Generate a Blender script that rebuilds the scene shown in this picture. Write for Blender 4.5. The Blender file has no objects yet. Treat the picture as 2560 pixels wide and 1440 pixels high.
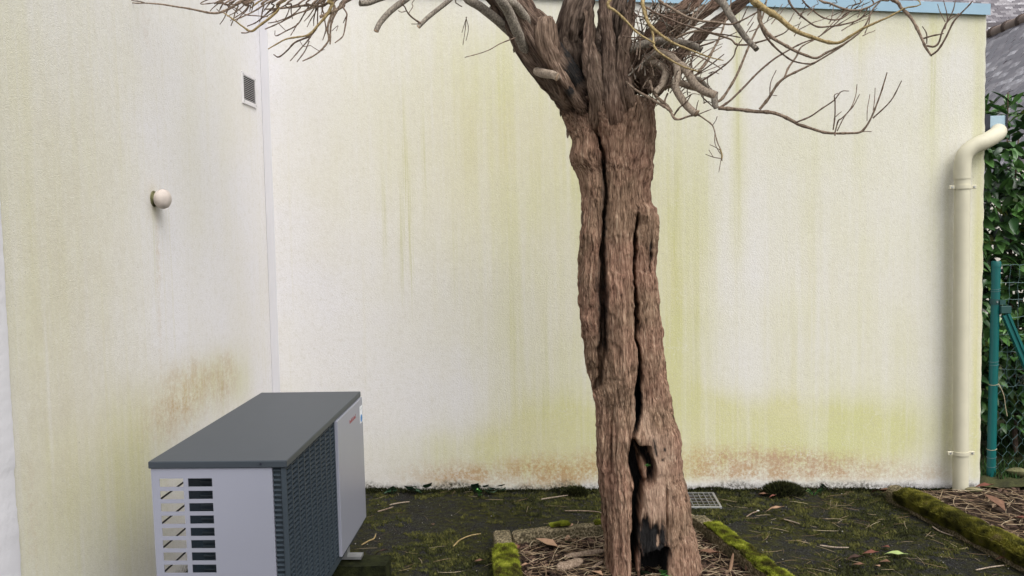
import bpy, bmesh, math, random
import numpy as np
from mathutils import Vector, Matrix, Euler

random.seed(7)
rng = np.random.default_rng(11)
SC = bpy.context.scene
COL = SC.collection

# ------------------------------------------------------------------ camera
F = 2091.0                                   # focal length in photo pixels (2560 wide)
CAM = np.array([0.0, 0.0, 1.5])
PITCH, ROLL, YAW = 0.0596, -0.0195, 0.0589
RM = (Matrix.Rotation(YAW, 3, 'Z') @ Matrix.Rotation(math.pi / 2 - PITCH, 3, 'X') @ Matrix.Rotation(ROLL, 3, 'Z'))
RN = np.array([[RM[i][j] for j in range(3)] for i in range(3)])
cd = bpy.data.cameras.new('camera')
cam = bpy.data.objects.new('camera', cd)
COL.objects.link(cam)
cd.sensor_fit = 'HORIZONTAL'
cd.sensor_width = 36.0
cd.lens = F / 2560 * 36.0
cd.clip_start = 0.05
cd.clip_end = 400
cam.matrix_world = Matrix.Translation(CAM) @ RM.to_4x4()
SC.camera = cam

# ------------------------------------------------------------------ sky, sun, exposure (bright overcast)
W = bpy.data.worlds.new('World')
SC.world = W
W.use_nodes = True
nt = W.node_tree
sky = nt.nodes.new('ShaderNodeTexSky')
sky.sky_type = 'NISHITA'
sky.sun_disc = False
sky.sun_elevation = math.radians(52)
sky.sun_rotation = math.radians(142.6)
sky.air_density = 1.0
sky.dust_density = 4.0
sky.ozone_density = 1.0
hs = nt.nodes.new('ShaderNodeHueSaturation')
hs.inputs['Saturation'].default_value = 0.22
nt.links.new(sky.outputs[0], hs.inputs['Color'])
nt.links.new(hs.outputs[0], nt.nodes['Background'].inputs['Color'])
nt.nodes['Background'].inputs['Strength'].default_value = 0.13
sl = bpy.data.lights.new('sun', 'SUN')
sl.energy = 1.1
sl.angle = math.radians(50)
sl.color = (1.0, 0.97, 0.92)
sun = bpy.data.objects.new('sun', sl)
COL.objects.link(sun)
sdir = Vector((0.52, -0.68, 1.25)).normalized()
sun.rotation_euler = sdir.to_track_quat('Z', 'Y').to_euler()
SC.view_settings.view_transform = 'Standard'
SC.view_settings.look = 'None'
SC.view_settings.exposure = 0.70
SC.view_settings.gamma = 1.0

# ------------------------------------------------------------------ helpers
def ray(x, y):
    return RN @ np.array([(x - 1280) / F, -(y - 720) / F, -1.0])
def onX(x, y, X):
    d = ray(x, y); return CAM + d * ((X - CAM[0]) / d[0])
def onY(x, y, Y):
    d = ray(x, y); return CAM + d * ((Y - CAM[1]) / d[1])
def onZ(x, y, z=0.0):
    d = ray(x, y); return CAM + d * ((z - CAM[2]) / d[2])
def topx(P):
    q = (np.asarray(P) - CAM) @ RN
    return np.stack([1280 + F * q[..., 0] / -q[..., 2], 720 - F * q[..., 1] / -q[..., 2]], -1)

PERM = np.concatenate([rng.permutation(256)] * 2)
VAL = rng.random(256)
def vnoise(x, y, z):
    x, y, z = np.broadcast_arrays(np.asarray(x, float), np.asarray(y, float), np.asarray(z, float))
    xi, yi, zi = np.floor(x).astype(int), np.floor(y).astype(int), np.floor(z).astype(int)
    fx, fy, fz = x - xi, y - yi, z - zi
    s = lambda t: t * t * (3 - 2 * t)
    fx, fy, fz = s(fx), s(fy), s(fz)
    def h(a, b, c): return VAL[PERM[(PERM[(PERM[a & 255] + b) & 255] + c) & 255]]
    L = lambda a, b, t: a + (b - a) * t
    return L(L(L(h(xi, yi, zi), h(xi + 1, yi, zi), fx), L(h(xi, yi + 1, zi), h(xi + 1, yi + 1, zi), fx), fy),
             L(L(h(xi, yi, zi + 1), h(xi + 1, yi, zi + 1), fx), L(h(xi, yi + 1, zi + 1), h(xi + 1, yi + 1, zi + 1), fx), fy), fz)
def fbm(x, y, z, o=4):
    t, a, n = 0, 0.5, 0
    for i in range(o):
        t = t + a * vnoise(x * 2 ** i + 17 * i, y * 2 ** i, z * 2 ** i); n += a; a *= 0.5
    return t / n

class MB:
    def __init__(s): s.v = []; s.f = []
    def add(s, vs, fs):
        b = len(s.v); s.v += [tuple(map(float, p)) for p in vs]; s.f += [tuple(i + b for i in q) for q in fs]; return s
    def box(s, a, b):
        (x0, y0, z0), (x1, y1, z1) = a, b
        return s.add([(x0, y0, z0), (x1, y0, z0), (x1, y1, z0), (x0, y1, z0), (x0, y0, z1), (x1, y0, z1), (x1, y1, z1), (x0, y1, z1)],
                     [(0, 3, 2, 1), (4, 5, 6, 7), (0, 1, 5, 4), (1, 2, 6, 5), (2, 3, 7, 6), (3, 0, 4, 7)])
    def quad(s, *p): return s.add(p, [tuple(range(len(p)))])
    def tube(s, pts, rad, n=8, caps=True):
        pts = np.asarray(pts, float); m = len(pts); rad = np.broadcast_to(np.asarray(rad, float), (m,))
        T = np.gradient(pts, axis=0); T /= np.linalg.norm(T, axis=1)[:, None] + 1e-12
        u = np.cross(T[0], [0.3, 0.9, 0.2]); u /= np.linalg.norm(u)
        vs = []
        for i in range(m):
            u = u - T[i] * (u @ T[i]); u /= np.linalg.norm(u) + 1e-12
            w = np.cross(T[i], u)
            for k in range(n):
                a = 2 * math.pi * k / n
                vs.append(pts[i] + rad[i] * (math.cos(a) * u + math.sin(a) * w))
        fs = [(i * n + k, i * n + (k + 1) % n, (i + 1) * n + (k + 1) % n, (i + 1) * n + k) for i in range(m - 1) for k in range(n)]
        if caps: fs += [tuple(range(n))[::-1], tuple(range((m - 1) * n, m * n))]
        return s.add(vs, fs)
    def lathe(s, prof, c, axis, n=24):      # prof: (distance along axis, radius)
        c = np.asarray(c, float); ax = np.asarray(axis, float); ax /= np.linalg.norm(ax)
        u = np.cross(ax, [0.2, 0.1, 1.0] if abs(ax[2]) < .9 else [1, 0, 0]); u /= np.linalg.norm(u); w = np.cross(ax, u)
        vs = [c + ax * d + r * (math.cos(2 * math.pi * k / n) * u + math.sin(2 * math.pi * k / n) * w) for d, r in prof for k in range(n)]
        m = len(prof)
        fs = [(i * n + k, i * n + (k + 1) % n, (i + 1) * n + (k + 1) % n, (i + 1) * n + k) for i in range(m - 1) for k in range(n)]
        fs += [tuple(range(n))[::-1], tuple(range((m - 1) * n, m * n))]
        return s.add(vs, fs)
    def mesh(s, name='mesh'):
        me = bpy.data.meshes.new(name); me.from_pydata(s.v, [], s.f); me.validate(); return me
    def build(s, name, mat, parent=None, smooth=False, bevel=0, angle=40):
        me = s.mesh(name)
        if bevel:
            bm = bmesh.new(); bm.from_mesh(me)
            bmesh.ops.remove_doubles(bm, verts=bm.verts, dist=1e-6)
            bmesh.ops.bevel(bm, geom=[e for e in bm.edges if e.is_manifold and e.calc_face_angle(0) > .5], offset=bevel, segments=2, affect='EDGES', profile=.5)
            bm.to_mesh(me); bm.free()
        bm = bmesh.new(); bm.from_mesh(me); bmesh.ops.recalc_face_normals(bm, faces=bm.faces); bm.to_mesh(me); bm.free()
        return link(name, me, mat, parent, smooth, angle)

def link(name, me, mat, parent=None, smooth=False, angle=40):
    if smooth:
        me.polygons.foreach_set('use_smooth', [True] * len(me.polygons))
        if angle: me.set_sharp_from_angle(angle=math.radians(angle))
    if mat and not me.materials: me.materials.append(mat)
    o = bpy.data.objects.new(name, me); COL.objects.link(o)
    if parent: o.parent = parent
    return o
def np_mesh(name, V, Fq, mat, parent=None, smooth=True, attrs=None, angle=0):
    V = np.asarray(V, np.float32); Fq = np.asarray(Fq, np.int32); k = Fq.shape[1]
    me = bpy.data.meshes.new(name)
    me.vertices.add(len(V)); me.vertices.foreach_set('co', V.ravel())
    me.loops.add(Fq.size); me.loops.foreach_set('vertex_index', Fq.ravel())
    me.polygons.add(len(Fq)); me.polygons.foreach_set('loop_start', np.arange(0, Fq.size, k, dtype=np.int32))
    me.update(calc_edges=True)
    for n, a in (attrs or {}).items():
        a = np.asarray(a, np.float32)
        if a.ndim == 1: me.attributes.new(n, 'FLOAT', 'POINT').data.foreach_set('value', a)
        else: me.attributes.new(n, 'FLOAT_VECTOR', 'POINT').data.foreach_set('vector', a.ravel())
    return link(name, me, mat, parent, smooth, angle)
def grid_faces(nr, nc, wrap=False):
    i, j = np.meshgrid(np.arange(nr - 1), np.arange(nc if wrap else nc - 1), indexing='ij')
    j2 = (j + 1) % nc
    return np.stack([i * nc + j, i * nc + j2, (i + 1) * nc + j2, (i + 1) * nc + j], -1).reshape(-1, 4)
def tag(o, label=None, cat=None, group=None, kind=None):
    if label: o['label'] = label
    if cat: o['category'] = cat
    if group: o['group'] = group
    if kind: o['kind'] = kind
    return o
def empty(name, loc, rot=(0, 0, 0), label=None, cat=None, group=None):
    o = bpy.data.objects.new(name, None); COL.objects.link(o)
    o.location = loc; o.rotation_euler = rot; o.empty_display_size = .1
    bpy.context.view_layer.update()
    return tag(o, label, cat, group)
def spline(P, step):                          # Catmull-Rom through rows of P (any columns), resampled about every `step` of the first 3
    P = np.asarray(P, float)
    if len(P) == 2: Q = P[0] + (P[1] - P[0]) * np.linspace(0, 1, 12)[:, None]
    else:
        E_ = np.vstack([2 * P[0] - P[1], P, 2 * P[-1] - P[-2]]); out = []
        for i in range(1, len(E_) - 2):
            a, b, c, d = E_[i - 1:i + 3]
            for t in np.linspace(0, 1, 10, endpoint=False):
                out.append(.5 * (2 * b + (c - a) * t + (2 * a - 5 * b + 4 * c - d) * t * t + (3 * b - a - 3 * c + d) * t ** 3))
        Q = np.vstack(out + [P[-1]])
    L = np.concatenate([[0], np.cumsum(np.linalg.norm(np.diff(Q[:, :3], axis=0), axis=1))])
    n = max(3, int(L[-1] / step) + 1); s = np.linspace(0, L[-1], n)
    return np.stack([np.interp(s, L, Q[:, k]) for k in range(Q.shape[1])], 1), s

# ------------------------------------------------------------------ materials
class NT:
    def __init__(s, name, rough=.8, spec=.3, metal=0.0):
        s.m = bpy.data.materials.new(name); s.m.use_nodes = True; s.t = s.m.node_tree
        s.b = s.t.nodes['Principled BSDF']
        s.b.inputs['Roughness'].default_value = rough; s.b.inputs['Specular IOR Level'].default_value = spec; s.b.inputs['Metallic'].default_value = metal
    def n(s, typ, **kw):
        x = s.t.nodes.new(typ)
        for k, v in kw.items(): setattr(x, k, v)
        return x
    def l(s, a, b): s.t.links.new(a, b); return s
    def coord(s, scale=(1, 1, 1), attr=None):
        m = s.n('ShaderNodeMapping'); m.inputs['Scale'].default_value = scale
        if attr: c = s.n('ShaderNodeAttribute', attribute_name=attr); s.l(c.outputs['Vector'], m.inputs[0])
        else: c = s.n('ShaderNodeTexCoord'); s.l(c.outputs['Object'], m.inputs[0])
        return m.outputs[0]
    def noise(s, vec, scale, detail=4, rough=.55, dist=0):
        x = s.n('ShaderNodeTexNoise'); x.inputs['Scale'].default_value = scale; x.inputs['Detail'].default_value = detail
        x.inputs['Roughness'].default_value = rough; x.inputs['Distortion'].default_value = dist; s.l(vec, x.inputs['Vector']); return x.outputs['Fac']
    def ramp(s, fac, stops):
        r = s.n('ShaderNodeValToRGB'); e = r.color_ramp.elements
        while len(e) < len(stops): e.new(.5)
        for q, (p, c) in zip(e, stops): q.position = p; q.color = (*c, 1) if len(c) == 3 else c
        s.l(fac, r.inputs[0]); return r.outputs[0]
    def mr(s, fac, a, b, c=0, d=1):
        r = s.n('ShaderNodeMapRange'); s.l(fac, r.inputs[0])
        for i, v in enumerate((a, b, c, d)): r.inputs[1 + i].default_value = v
        return r.outputs[0]
    def math(s, op, a, b=None):
        m = s.n('ShaderNodeMath', operation=op)
        for i, q in enumerate((a, b)):
            if q is None: continue
            if isinstance(q, (int, float)): m.inputs[i].default_value = q
            else: s.l(q, m.inputs[i])
        return m.outputs[0]
    def attr(s, name): return s.n('ShaderNodeAttribute', attribute_name=name).outputs['Fac']
    def mix(s, fac, a, b, mode='MIX'):
        m = s.n('ShaderNodeMix', data_type='RGBA', blend_type=mode, clamp_factor=True)
        for sock, q in ((m.inputs[0], fac), (m.inputs[6], a), (m.inputs[7], b)):
            if isinstance(q, (int, float)): sock.default_value = q
            elif isinstance(q, tuple): sock.default_value = (*q, 1)
            else: s.l(q, sock)
        return m.outputs[2]
    def col(s, c):
        if isinstance(c, tuple): s.b.inputs['Base Color'].default_value = (*c, 1)
        else: s.l(c, s.b.inputs['Base Color'])
        return s
    def bump(s, h, strength=.5, dist=.01):
        b = s.n('ShaderNodeBump'); b.inputs['Strength'].default_value = strength; b.inputs['Distance'].default_value = dist
        s.l(h, b.inputs['Height']); s.l(b.outputs[0], s.b.inputs['Normal']); return s

def plain(name, c, rough=.6, spec=.4, metal=0., var=.12, scale=20, bump=0.):
    t = NT(name, rough, spec, metal); v = t.coord(); n = t.noise(v, scale, 5)
    t.col(t.ramp(n, [(.25, tuple(x * (1 - var) for x in c)), (.75, tuple(min(1, x * (1 + var)) for x in c))]))
    if bump: t.bump(t.noise(v, scale * 6, 3), bump, .004)
    return t.m

def wall_mat(name, base=(.73, .718, .755)):
    t = NT(name, .92, .15); v = t.coord()
    vs = t.coord((9, 9, .55)); vs2 = t.coord((38, 38, .9)); vs3 = t.coord((90, 90, 1.6))
    broad = t.noise(v, 1.3, 4); streak = t.noise(vs, 1.0, 5, .6); fine = t.noise(vs2, 1.0, 4, .65); hair = t.noise(vs3, 1.0, 3)
    grain = t.noise(v, 170, 2); blot = t.noise(v, 9, 6, .7)
    c = t.mix(t.mr(broad, .35, .7, 0, .55), base, (.69, .66, .56))
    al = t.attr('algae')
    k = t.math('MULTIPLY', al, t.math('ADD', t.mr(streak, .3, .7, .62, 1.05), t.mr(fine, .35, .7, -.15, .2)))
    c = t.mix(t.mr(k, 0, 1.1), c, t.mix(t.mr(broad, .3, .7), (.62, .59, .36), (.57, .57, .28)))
    g = t.math('MULTIPLY', t.attr('grime_shade'), t.mr(blot, .25, .75, .3, 1.15))
    c = t.mix(t.mr(g, 0, 1, 0, .8), c, (.52, .475, .365))
    r = t.math('MULTIPLY', t.attr('rust'), t.math('ADD', t.mr(blot, .35, .66, .1, .8), t.math('ADD', t.mr(t.noise(v, 48, 5, .75), .36, .64, -.35, .5), t.mr(fine, .4, .7, -.05, .12))))
    c = t.mix(t.mr(r, .08, 1.0, 0, .92), c, t.mix(t.mr(broad, .4, .6), (.46, .29, .12), (.44, .28, .17)))
    mott = t.noise(v, 30, 5, .75); runs = t.noise(t.coord((26, 26, .35)), 1.0, 4, .7)
    c = t.mix(t.mr(mott, .50, .70, 0, .26), c, (.48, .445, .36)); c = t.mix(t.mr(mott, .28, .46, .20, 0), c, (.78, .765, .76))
    m3 = t.noise(v, 75, 4, .8); c = t.mix(t.mr(m3, .53, .68, 0, .32), c, (.50, .47, .40)); c = t.mix(t.mr(m3, .32, .46, .22, 0), c, (.80, .79, .78))
    c = t.mix(t.mr(runs, .56, .74, 0, .26), c, (.60, .565, .40)); c = t.mix(t.mr(runs, .26, .40, .22, 0), c, (.75, .735, .745))
    d = t.math('MULTIPLY', t.attr('drip'), t.mr(hair, .42, .62, 0, 1))
    c = t.mix(t.mr(d, 0, 1, 0, .75), c, (.45, .44, .16))
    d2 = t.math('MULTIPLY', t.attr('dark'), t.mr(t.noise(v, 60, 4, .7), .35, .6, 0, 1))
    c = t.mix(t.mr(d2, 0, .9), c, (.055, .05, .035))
    # pale calcite threads of old snail tracks and hairline marks
    w = t.n('ShaderNodeTexVoronoi', feature='DISTANCE_TO_EDGE'); w.inputs['Scale'].default_value = 9
    wv = t.n('ShaderNodeVectorMath', operation='ADD'); t.l(v, wv.inputs[0])
    nn = t.n('ShaderNodeTexNoise'); nn.inputs['Scale'].default_value = 14; nn.inputs['Detail'].default_value = 4; t.l(v, nn.inputs['Vector'])
    sc_ = t.n('ShaderNodeVectorMath', operation='SCALE'); sc_.inputs['Scale'].default_value = .22; t.l(nn.outputs['Color'], sc_.inputs[0]); t.l(sc_.outputs[0], wv.inputs[1])
    t.l(wv.outputs[0], w.inputs['Vector'])
    line = t.math('MULTIPLY', t.mr(w.outputs['Distance'], 0, .022, 1, 0), t.mr(t.noise(v, 3.1, 3), .52, .66, 0, .6))
    line = t.math('MULTIPLY', line, t.attr('algae'))
    c = t.mix(line, c, (.70, .69, .63))
    c = t.mix(t.mr(grain, .58, .72, 0, .30), c, (.42, .40, .34))
    c = t.mix(t.mr(t.noise(v, 85, 3), .66, .74, 0, .5), c, (.36, .33, .26))
    t.col(c)
    h = t.math('ADD', t.noise(v, 210, 3, .6), t.math('MULTIPLY', t.noise(v, 80, 3), .6))
    t.bump(h, .42, .0045)
    return t.m

def bark_mat():
    t = NT('bark', .9, .15)
    v = t.coord((1, 1, 1), 'bc')
    vs = t.coord((95, 95, 6.5), 'bc'); vf = t.coord((240, 240, 30), 'bc')
    a = t.noise(vs, 1, 5, .65, .6); b = t.noise(vf, 1, 4, .6); lo = t.noise(v, 5, 4)
    vo = t.n('ShaderNodeTexVoronoi', feature='DISTANCE_TO_EDGE'); vo.inputs['Scale'].default_value = 1.0
    dv_ = t.n('ShaderNodeTexNoise'); dv_.inputs['Scale'].default_value = 16; dv_.inputs['Detail'].default_value = 4; t.l(v, dv_.inputs['Vector'])
    ds_ = t.n('ShaderNodeVectorMath', operation='SCALE'); ds_.inputs['Scale'].default_value = 1.6; t.l(dv_.outputs['Color'], ds_.inputs[0])
    da_ = t.n('ShaderNodeVectorMath', operation='ADD'); t.l(t.coord((64, 64, 9), 'bc'), da_.inputs[0]); t.l(ds_.outputs[0], da_.inputs[1]); t.l(da_.outputs[0], vo.inputs['Vector'])
    fis = t.mr(vo.outputs['Distance'], 0, .12, -.035, .008)
    k = t.math('ADD', t.math('ADD', t.math('MULTIPLY', a, .55), t.math('MULTIPLY', b, .45)), t.math('MULTIPLY', fis, t.mr(t.attr('pale'), 0, 1, 1, .2)))
    c1 = t.ramp(k, [(.34, (.030, .017, .012)), (.45, (.215, .118, .082)), (.56, (.39, .24, .168)), (.68, (.58, .42, .315))])
    c2 = t.ramp(k, [(.34, (.028, .018, .012)), (.46, (.20, .125, .082)), (.57, (.37, .25, .17)), (.69, (.58, .44, .32))])
    c = t.mix(t.mr(lo, .38, .62), c1, c2)
    grey = t.ramp(k, [(.34, (.014, .011, .009)), (.47, (.080, .057, .044)), (.58, (.165, .122, .095)), (.70, (.30, .24, .19))])
    c = t.mix(t.mr(t.noise(t.coord((9, 9, 2.2), 'bc'), 1, 4, .65), .52, .72, 0, .7), c, t.mix(.5, grey, c)); c = t.mix(t.attr('grey'), c, grey)
    pale = t.ramp(k, [(.32, (.20, .135, .098)), (.5, (.45, .31, .225)), (.7, (.66, .50, .38))])
    pm = t.math('MULTIPLY', t.attr('pale'), t.mr(t.noise(v, 22, 4), .3, .6, .45, 1.1))
    c = t.mix(pm, c, pale)
    char_shade = t.ramp(k, [(.3, (.006, .006, .007)), (.7, (.03, .028, .027))])
    c = t.mix(t.mr(t.math('ADD', t.attr('char_shade'), t.mr(b, .3, .7, -.32, .32)), .25, .75), c, char_shade)
    t.col(c).bump(k, 1.0, .022)
    return t.m

def branch_mat(name, lo, hi, sc=120):
    t = NT(name, .85, .2); v = t.coord((1, 1, .6))
    n = t.noise(v, sc, 4, .7); m = t.noise(v, 9, 3)
    c = t.ramp(n, [(.34, tuple(x * .45 for x in lo)), (.46, lo), (.62, hi), (.75, tuple(min(1, x * 1.25) for x in hi))])
    c = t.mix(t.mr(m, .35, .7, 0, .45), c, tuple(x * .55 for x in lo))
    t.col(c).bump(n, .5, .004); return t.m

M = {}
M['wall'] = wall_mat('lime_render')
M['white_wall'] = plain('white_painted_render', (.74, .73, .76), .9, .15, var=.05, scale=6, bump=.35)
M['bark'] = bark_mat()
M['limb_pale'] = branch_mat('pale_speckled_bark', (.30, .235, .18), (.46, .385, .30), 150)
M['branch'] = branch_mat('branch_bark', (.20, .145, .105), (.33, .255, .19))
M['branch_grey'] = branch_mat('grey_branch_bark', (.20, .17, .14), (.36, .32, .26), 160)
M['branch_ochre'] = branch_mat('ochre_branch_bark', (.30, .22, .10), (.45, .35, .18))
M['twig'] = branch_mat('twig_bark', (.145, .10, .075), (.25, .18, .135), 90)
M['cut'] = plain('sawn_wood', (.36, .26, .18), .9, .1, var=.3, scale=60)
M['cut_dark'] = plain('weathered_sawn_wood', (.06, .05, .045), .9, .1, var=.3, scale=60)
M['coping'] = plain('blue_coated_metal', (.29, .44, .55), .45, .4, var=.06, scale=5)
M['trim'] = plain('corner_strip', (.60, .59, .615), .7, .3, var=.03, scale=6)
M['vent_white'] = plain('vent_plastic', (.64, .62, .63), .5, .4, var=.08, scale=30)
M['void'] = plain('dark_void', (.012, .012, .013), .9, .1)
M['cap'] = plain('vent_cap_plastic', (.50, .44, .40), .65, .3, var=.18, scale=35)
M['lid'] = plain('anthracite_coated_steel', (.034, .043, .054), .42, .4, var=.05, scale=8, bump=.03)
M['silver'] = plain('silver_coated_steel', (.30, .31, .375), .36, .5, .25, var=.02, scale=4)
M['grille'] = plain('slate_grey_plastic', (.031, .043, .055), .5, .4, var=.06, scale=14)
M['coil'] = plain('coil_fins', (.008, .018, .030), .5, .5, var=.35, scale=140)
M['rod'] = plain('black_wire', (.012, .012, .014), .5, .4)
M['zinc'] = plain('galvanised_steel', (.36, .37, .38), .4, .5, .7, var=.2, scale=40)
M['pvc'] = plain('cream_pvc', (.56, .53, .405), .55, .35, var=.09, scale=7, bump=.05)
M['green_metal'] = plain('green_coated_steel', (.004, .105, .10), .38, .45, var=.1, scale=12)
M['green_dark'] = plain('dark_green_clamp', (.018, .065, .06), .5, .4, var=.15, scale=20)
M['wire'] = plain('green_grey_wire', (.10, .18, .18), .5, .4, var=.2, scale=30)
M['string'] = plain('straw_string', (.50, .42, .28), .9, .1)
M['gutter_blue'] = plain('pale_blue_gutter', (.33, .45, .53), .5, .4, var=.08)
M['black_plastic'] = plain('black_plastic', (.015, .018, .03), .5, .4)

def mossy(name, lo, hi, extra=None, sc=14, rough=.95):
    t = NT(name, rough, .1); v = t.coord(); n = t.noise(v, sc, 6, .65)
    c = t.ramp(n, [(.3, lo), (.7, hi)]); t.col(c).bump(t.noise(v, sc * 6, 4), .7, .01); return t.m
def tint_mat(name, stops, rough=.85, spec=.15, trans=0.):
    t = NT(name, rough, spec); a = t.attr('tint'); t.col(t.ramp(a, stops))
    if trans: t.b.inputs['Transmission Weight'].default_value = 0
    return t.m

def asphalt_mat():
    t = NT('mossy_asphalt', .95, .08); v = t.coord()
    g = t.noise(v, 130, 3, .7); sp = t.noise(v, 260, 2); m = t.noise(v, 3.0, 6, .68); m2 = t.noise(v, 26, 5, .7)
    base = t.ramp(g, [(.3, (.006, .006, .007)), (.50, (.021, .021, .024)), (.70, (.085, .085, .088))])
    base = t.mix(t.mr(sp, .68, .74), base, (.30, .28, .25))
    mask = t.math('MULTIPLY', t.mr(m, .34, .56), t.mr(m2, .34, .58))
    moss = t.ramp(m2, [(.3, (.016, .017, .007)), (.7, (.075, .075, .02))])
    c = t.mix(mask, base, moss)
    c = t.mix(t.mr(t.noise(v, 5, 5), .55, .75, 0, .5), c, (.022, .017, .012))
    t.col(c); t.bump(t.math('ADD', t.math('MULTIPLY', g, 2.0), m2), 1.0, .012)
    t.l(t.mr(m, .4, .6, .75, .98), t.b.inputs['Roughness'])
    return t.m
M['asphalt'] = asphalt_mat()
M['earth'] = mossy('wide_ground', (.03, .03, .018), (.07, .075, .03))
M['soil'] = mossy('dark_soil', (.018, .013, .010), (.075, .05, .036), sc=30)
M['block'] = mossy('dark_mossy_block', (.004, .005, .003), (.03, .034, .012), sc=25)
def concrete_mat():
    t = NT('aged_concrete', .95, .1); v = t.coord(); n = t.noise(v, 95, 4, .7); m = t.noise(v, 7, 5)
    c = t.ramp(n, [(.32, (.020, .016, .011)), (.48, (.12, .098, .062)), (.6, (.34, .28, .175)), (.72, (.52, .46, .33))])
    c = t.mix(t.mr(m, .42, .65, 0, .7), c, (.045, .042, .022)); t.col(c).bump(n, .8, .008); return t.m
M['concrete'] = concrete_mat()
M['moss'] = tint_mat('bright_moss', [(0, (.016, .020, .004)), (.3, (.07, .06, .014)), (.5, (.13, .15, .014)), (.8, (.27, .30, .03)), (1, (.36, .37, .06))])
M['moss_dark'] = tint_mat('dark_moss', [(0, (.007, .009, .004)), (.6, (.045, .050, .014)), (1, (.13, .125, .035))])
M['moss_kerb'] = tint_mat('olive_moss', [(0, (.018, .017, .007)), (.45, (.095, .092, .018)), (.8, (.25, .235, .035)), (1, (.20, .16, .07))])
M['grass'] = tint_mat('grass', [(0, (.010, .022, .008)), (.6, (.032, .075, .02)), (1, (.09, .19, .05))])
M['straw'] = tint_mat('dry_straw', [(0, (.10, .065, .04)), (.5, (.27, .19, .115)), (1, (.52, .43, .29))])
M['mulch'] = tint_mat('leaf_mulch', [(0, (.008, .006, .005)), (.5, (.045, .028, .021)), (.85, (.12, .075, .055)), (1, (.27, .19, .13))])
M['gravel'] = tint_mat('gravel', [(0, (.03, .03, .03)), (.7, (.13, .12, .11)), (1, (.5, .47, .42))])
M['laurel'] = None
def leaf_mat(name, lo, hi, rough=.45, spec=.4):
    t = NT(name, rough, spec); i = t.n('ShaderNodeObjectInfo'); v = t.coord()
    k = t.math('ADD', t.math('MULTIPLY', i.outputs['Random'], .8), t.math('MULTIPLY', t.noise(v, 30, 3), .3))
    t.col(t.ramp(k, [(.1, lo), (.65, hi), (.97, tuple(min(1, q * 1.9) for q in hi))])); t.bump(t.noise(v, 60, 3), .2, .003); return t.m
M['laurel'] = leaf_mat('laurel_leaf', (.016, .048, .018), (.065, .145, .036), .34, .5)
M['laurel_mass'] = tint_mat('laurel_foliage', [(0, (.012, .036, .014)), (.55, (.045, .11, .03)), (.9, (.13, .22, .05)), (1, (.26, .27, .06))], .38, .5)
M['ivy'] = leaf_mat('ivy_leaf', (.008, .025, .014), (.025, .06, .03), .5)
M['fresh'] = leaf_mat('fresh_leaf', (.04, .13, .03), (.09, .24, .06), .55)
M['pale_leaf'] = plain('yellow_green_leaf', (.34, .42, .16), .6, .3, var=.1, scale=40)
M['leaf_tan'] = plain('tan_dead_leaf', (.34, .215, .14), .85, .15, var=.28, scale=70, bump=.4)
M['leaf_brown'] = plain('brown_dead_leaf', (.155, .085, .055), .8, .2, var=.35, scale=60, bump=.4)
M['leaf_red'] = plain('red_brown_dead_leaf', (.17, .062, .045), .7, .25, var=.25, scale=50, bump=.3)
M['leaf_dark'] = plain('dark_dead_leaf', (.055, .032, .025), .8, .2, var=.3, scale=50, bump=.3)
M['pebble'] = plain('white_pebble', (.62, .60, .56), .7, .3, var=.15, scale=50)
M['stone'] = plain('mossy_stone', (.15, .145, .075), .95, .1, var=.4, scale=40, bump=.5)
def slate_mat():
    t = NT('wet_slate', .30, .5); i = t.n('ShaderNodeObjectInfo'); v = t.coord(); n = t.noise(v, 14, 5); gi = t.n('ShaderNodeNewGeometry'); rr = t.math('FRACT', t.math('ADD', i.outputs['Random'], gi.outputs['Random Per Island']))
    k = t.math('ADD', t.math('MULTIPLY', rr, .6), t.math('MULTIPLY', n, .4))
    t.col(t.ramp(k, [(.15, (.085, .075, .085)), (.5, (.15, .135, .15)), (.72, (.25, .235, .25)), (.85, (.52, .51, .54))]))
    t.l(t.mr(rr, 0, 1, .22, .5), t.b.inputs['Roughness']); t.bump(n, .25, .01); return t.m
M['slate'] = slate_mat()
M['slate_old'] = plain('old_slate', (.135, .12, .13), .7, .3, var=.35, scale=25, bump=.3)
M['ridge'] = plain('clay_ridge', (.26, .20, .17), .85, .2, var=.2, scale=12, bump=.3)
M['ridge_joint'] = plain('ridge_mortar', (.10, .075, .065), .9, .1, var=.25, scale=20)
M['house'] = plain('far_house_render', (.55, .52, .47), .9, .1)
M['red_ink'] = plain('red_print', (.33, .035, .03), .6, .3)
M['white_print'] = plain('white_sticker', (.80, .82, .86), .5, .4, var=.02)
M['blue_print'] = plain('blue_print', (.03, .20, .50), .5, .4, var=.03)
M['grey_print'] = plain('grey_print', (.45, .47, .5), .6, .3)

# ------------------------------------------------------------------ main dimensions (fitted)
YW, XL, XR = 4.89, -1.7415, 2.389
XH = XL + .022                                # proud face of the white house wall
YS = float(onX(32, 950, XH)[1])
YT = 3.64                                     # tree axis

# ------------------------------------------------------------------ ground
MB().quad((-60, -40, -.02), (60, -40, -.02), (60, 90, -.02), (-60, 90, -.02)).build('ground', M['earth'])['kind'] = 'structure'
nx, ny = 220, 190
gx, gy = np.meshgrid(np.linspace(-1.74, 2.42, nx), np.linspace(.6, YW - .001, ny))
gz = .006 * (fbm(gx * 2.2, gy * 2.2, 0 * gx) - .5) + .012 * (fbm(gx * 14, gy * 14, 0 * gx + 3) - .5) + .002
np_mesh('yard_paving', np.stack([gx, gy, gz], -1).reshape(-1, 3), grid_faces(ny, nx), M['asphalt'])['kind'] = 'structure'

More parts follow.
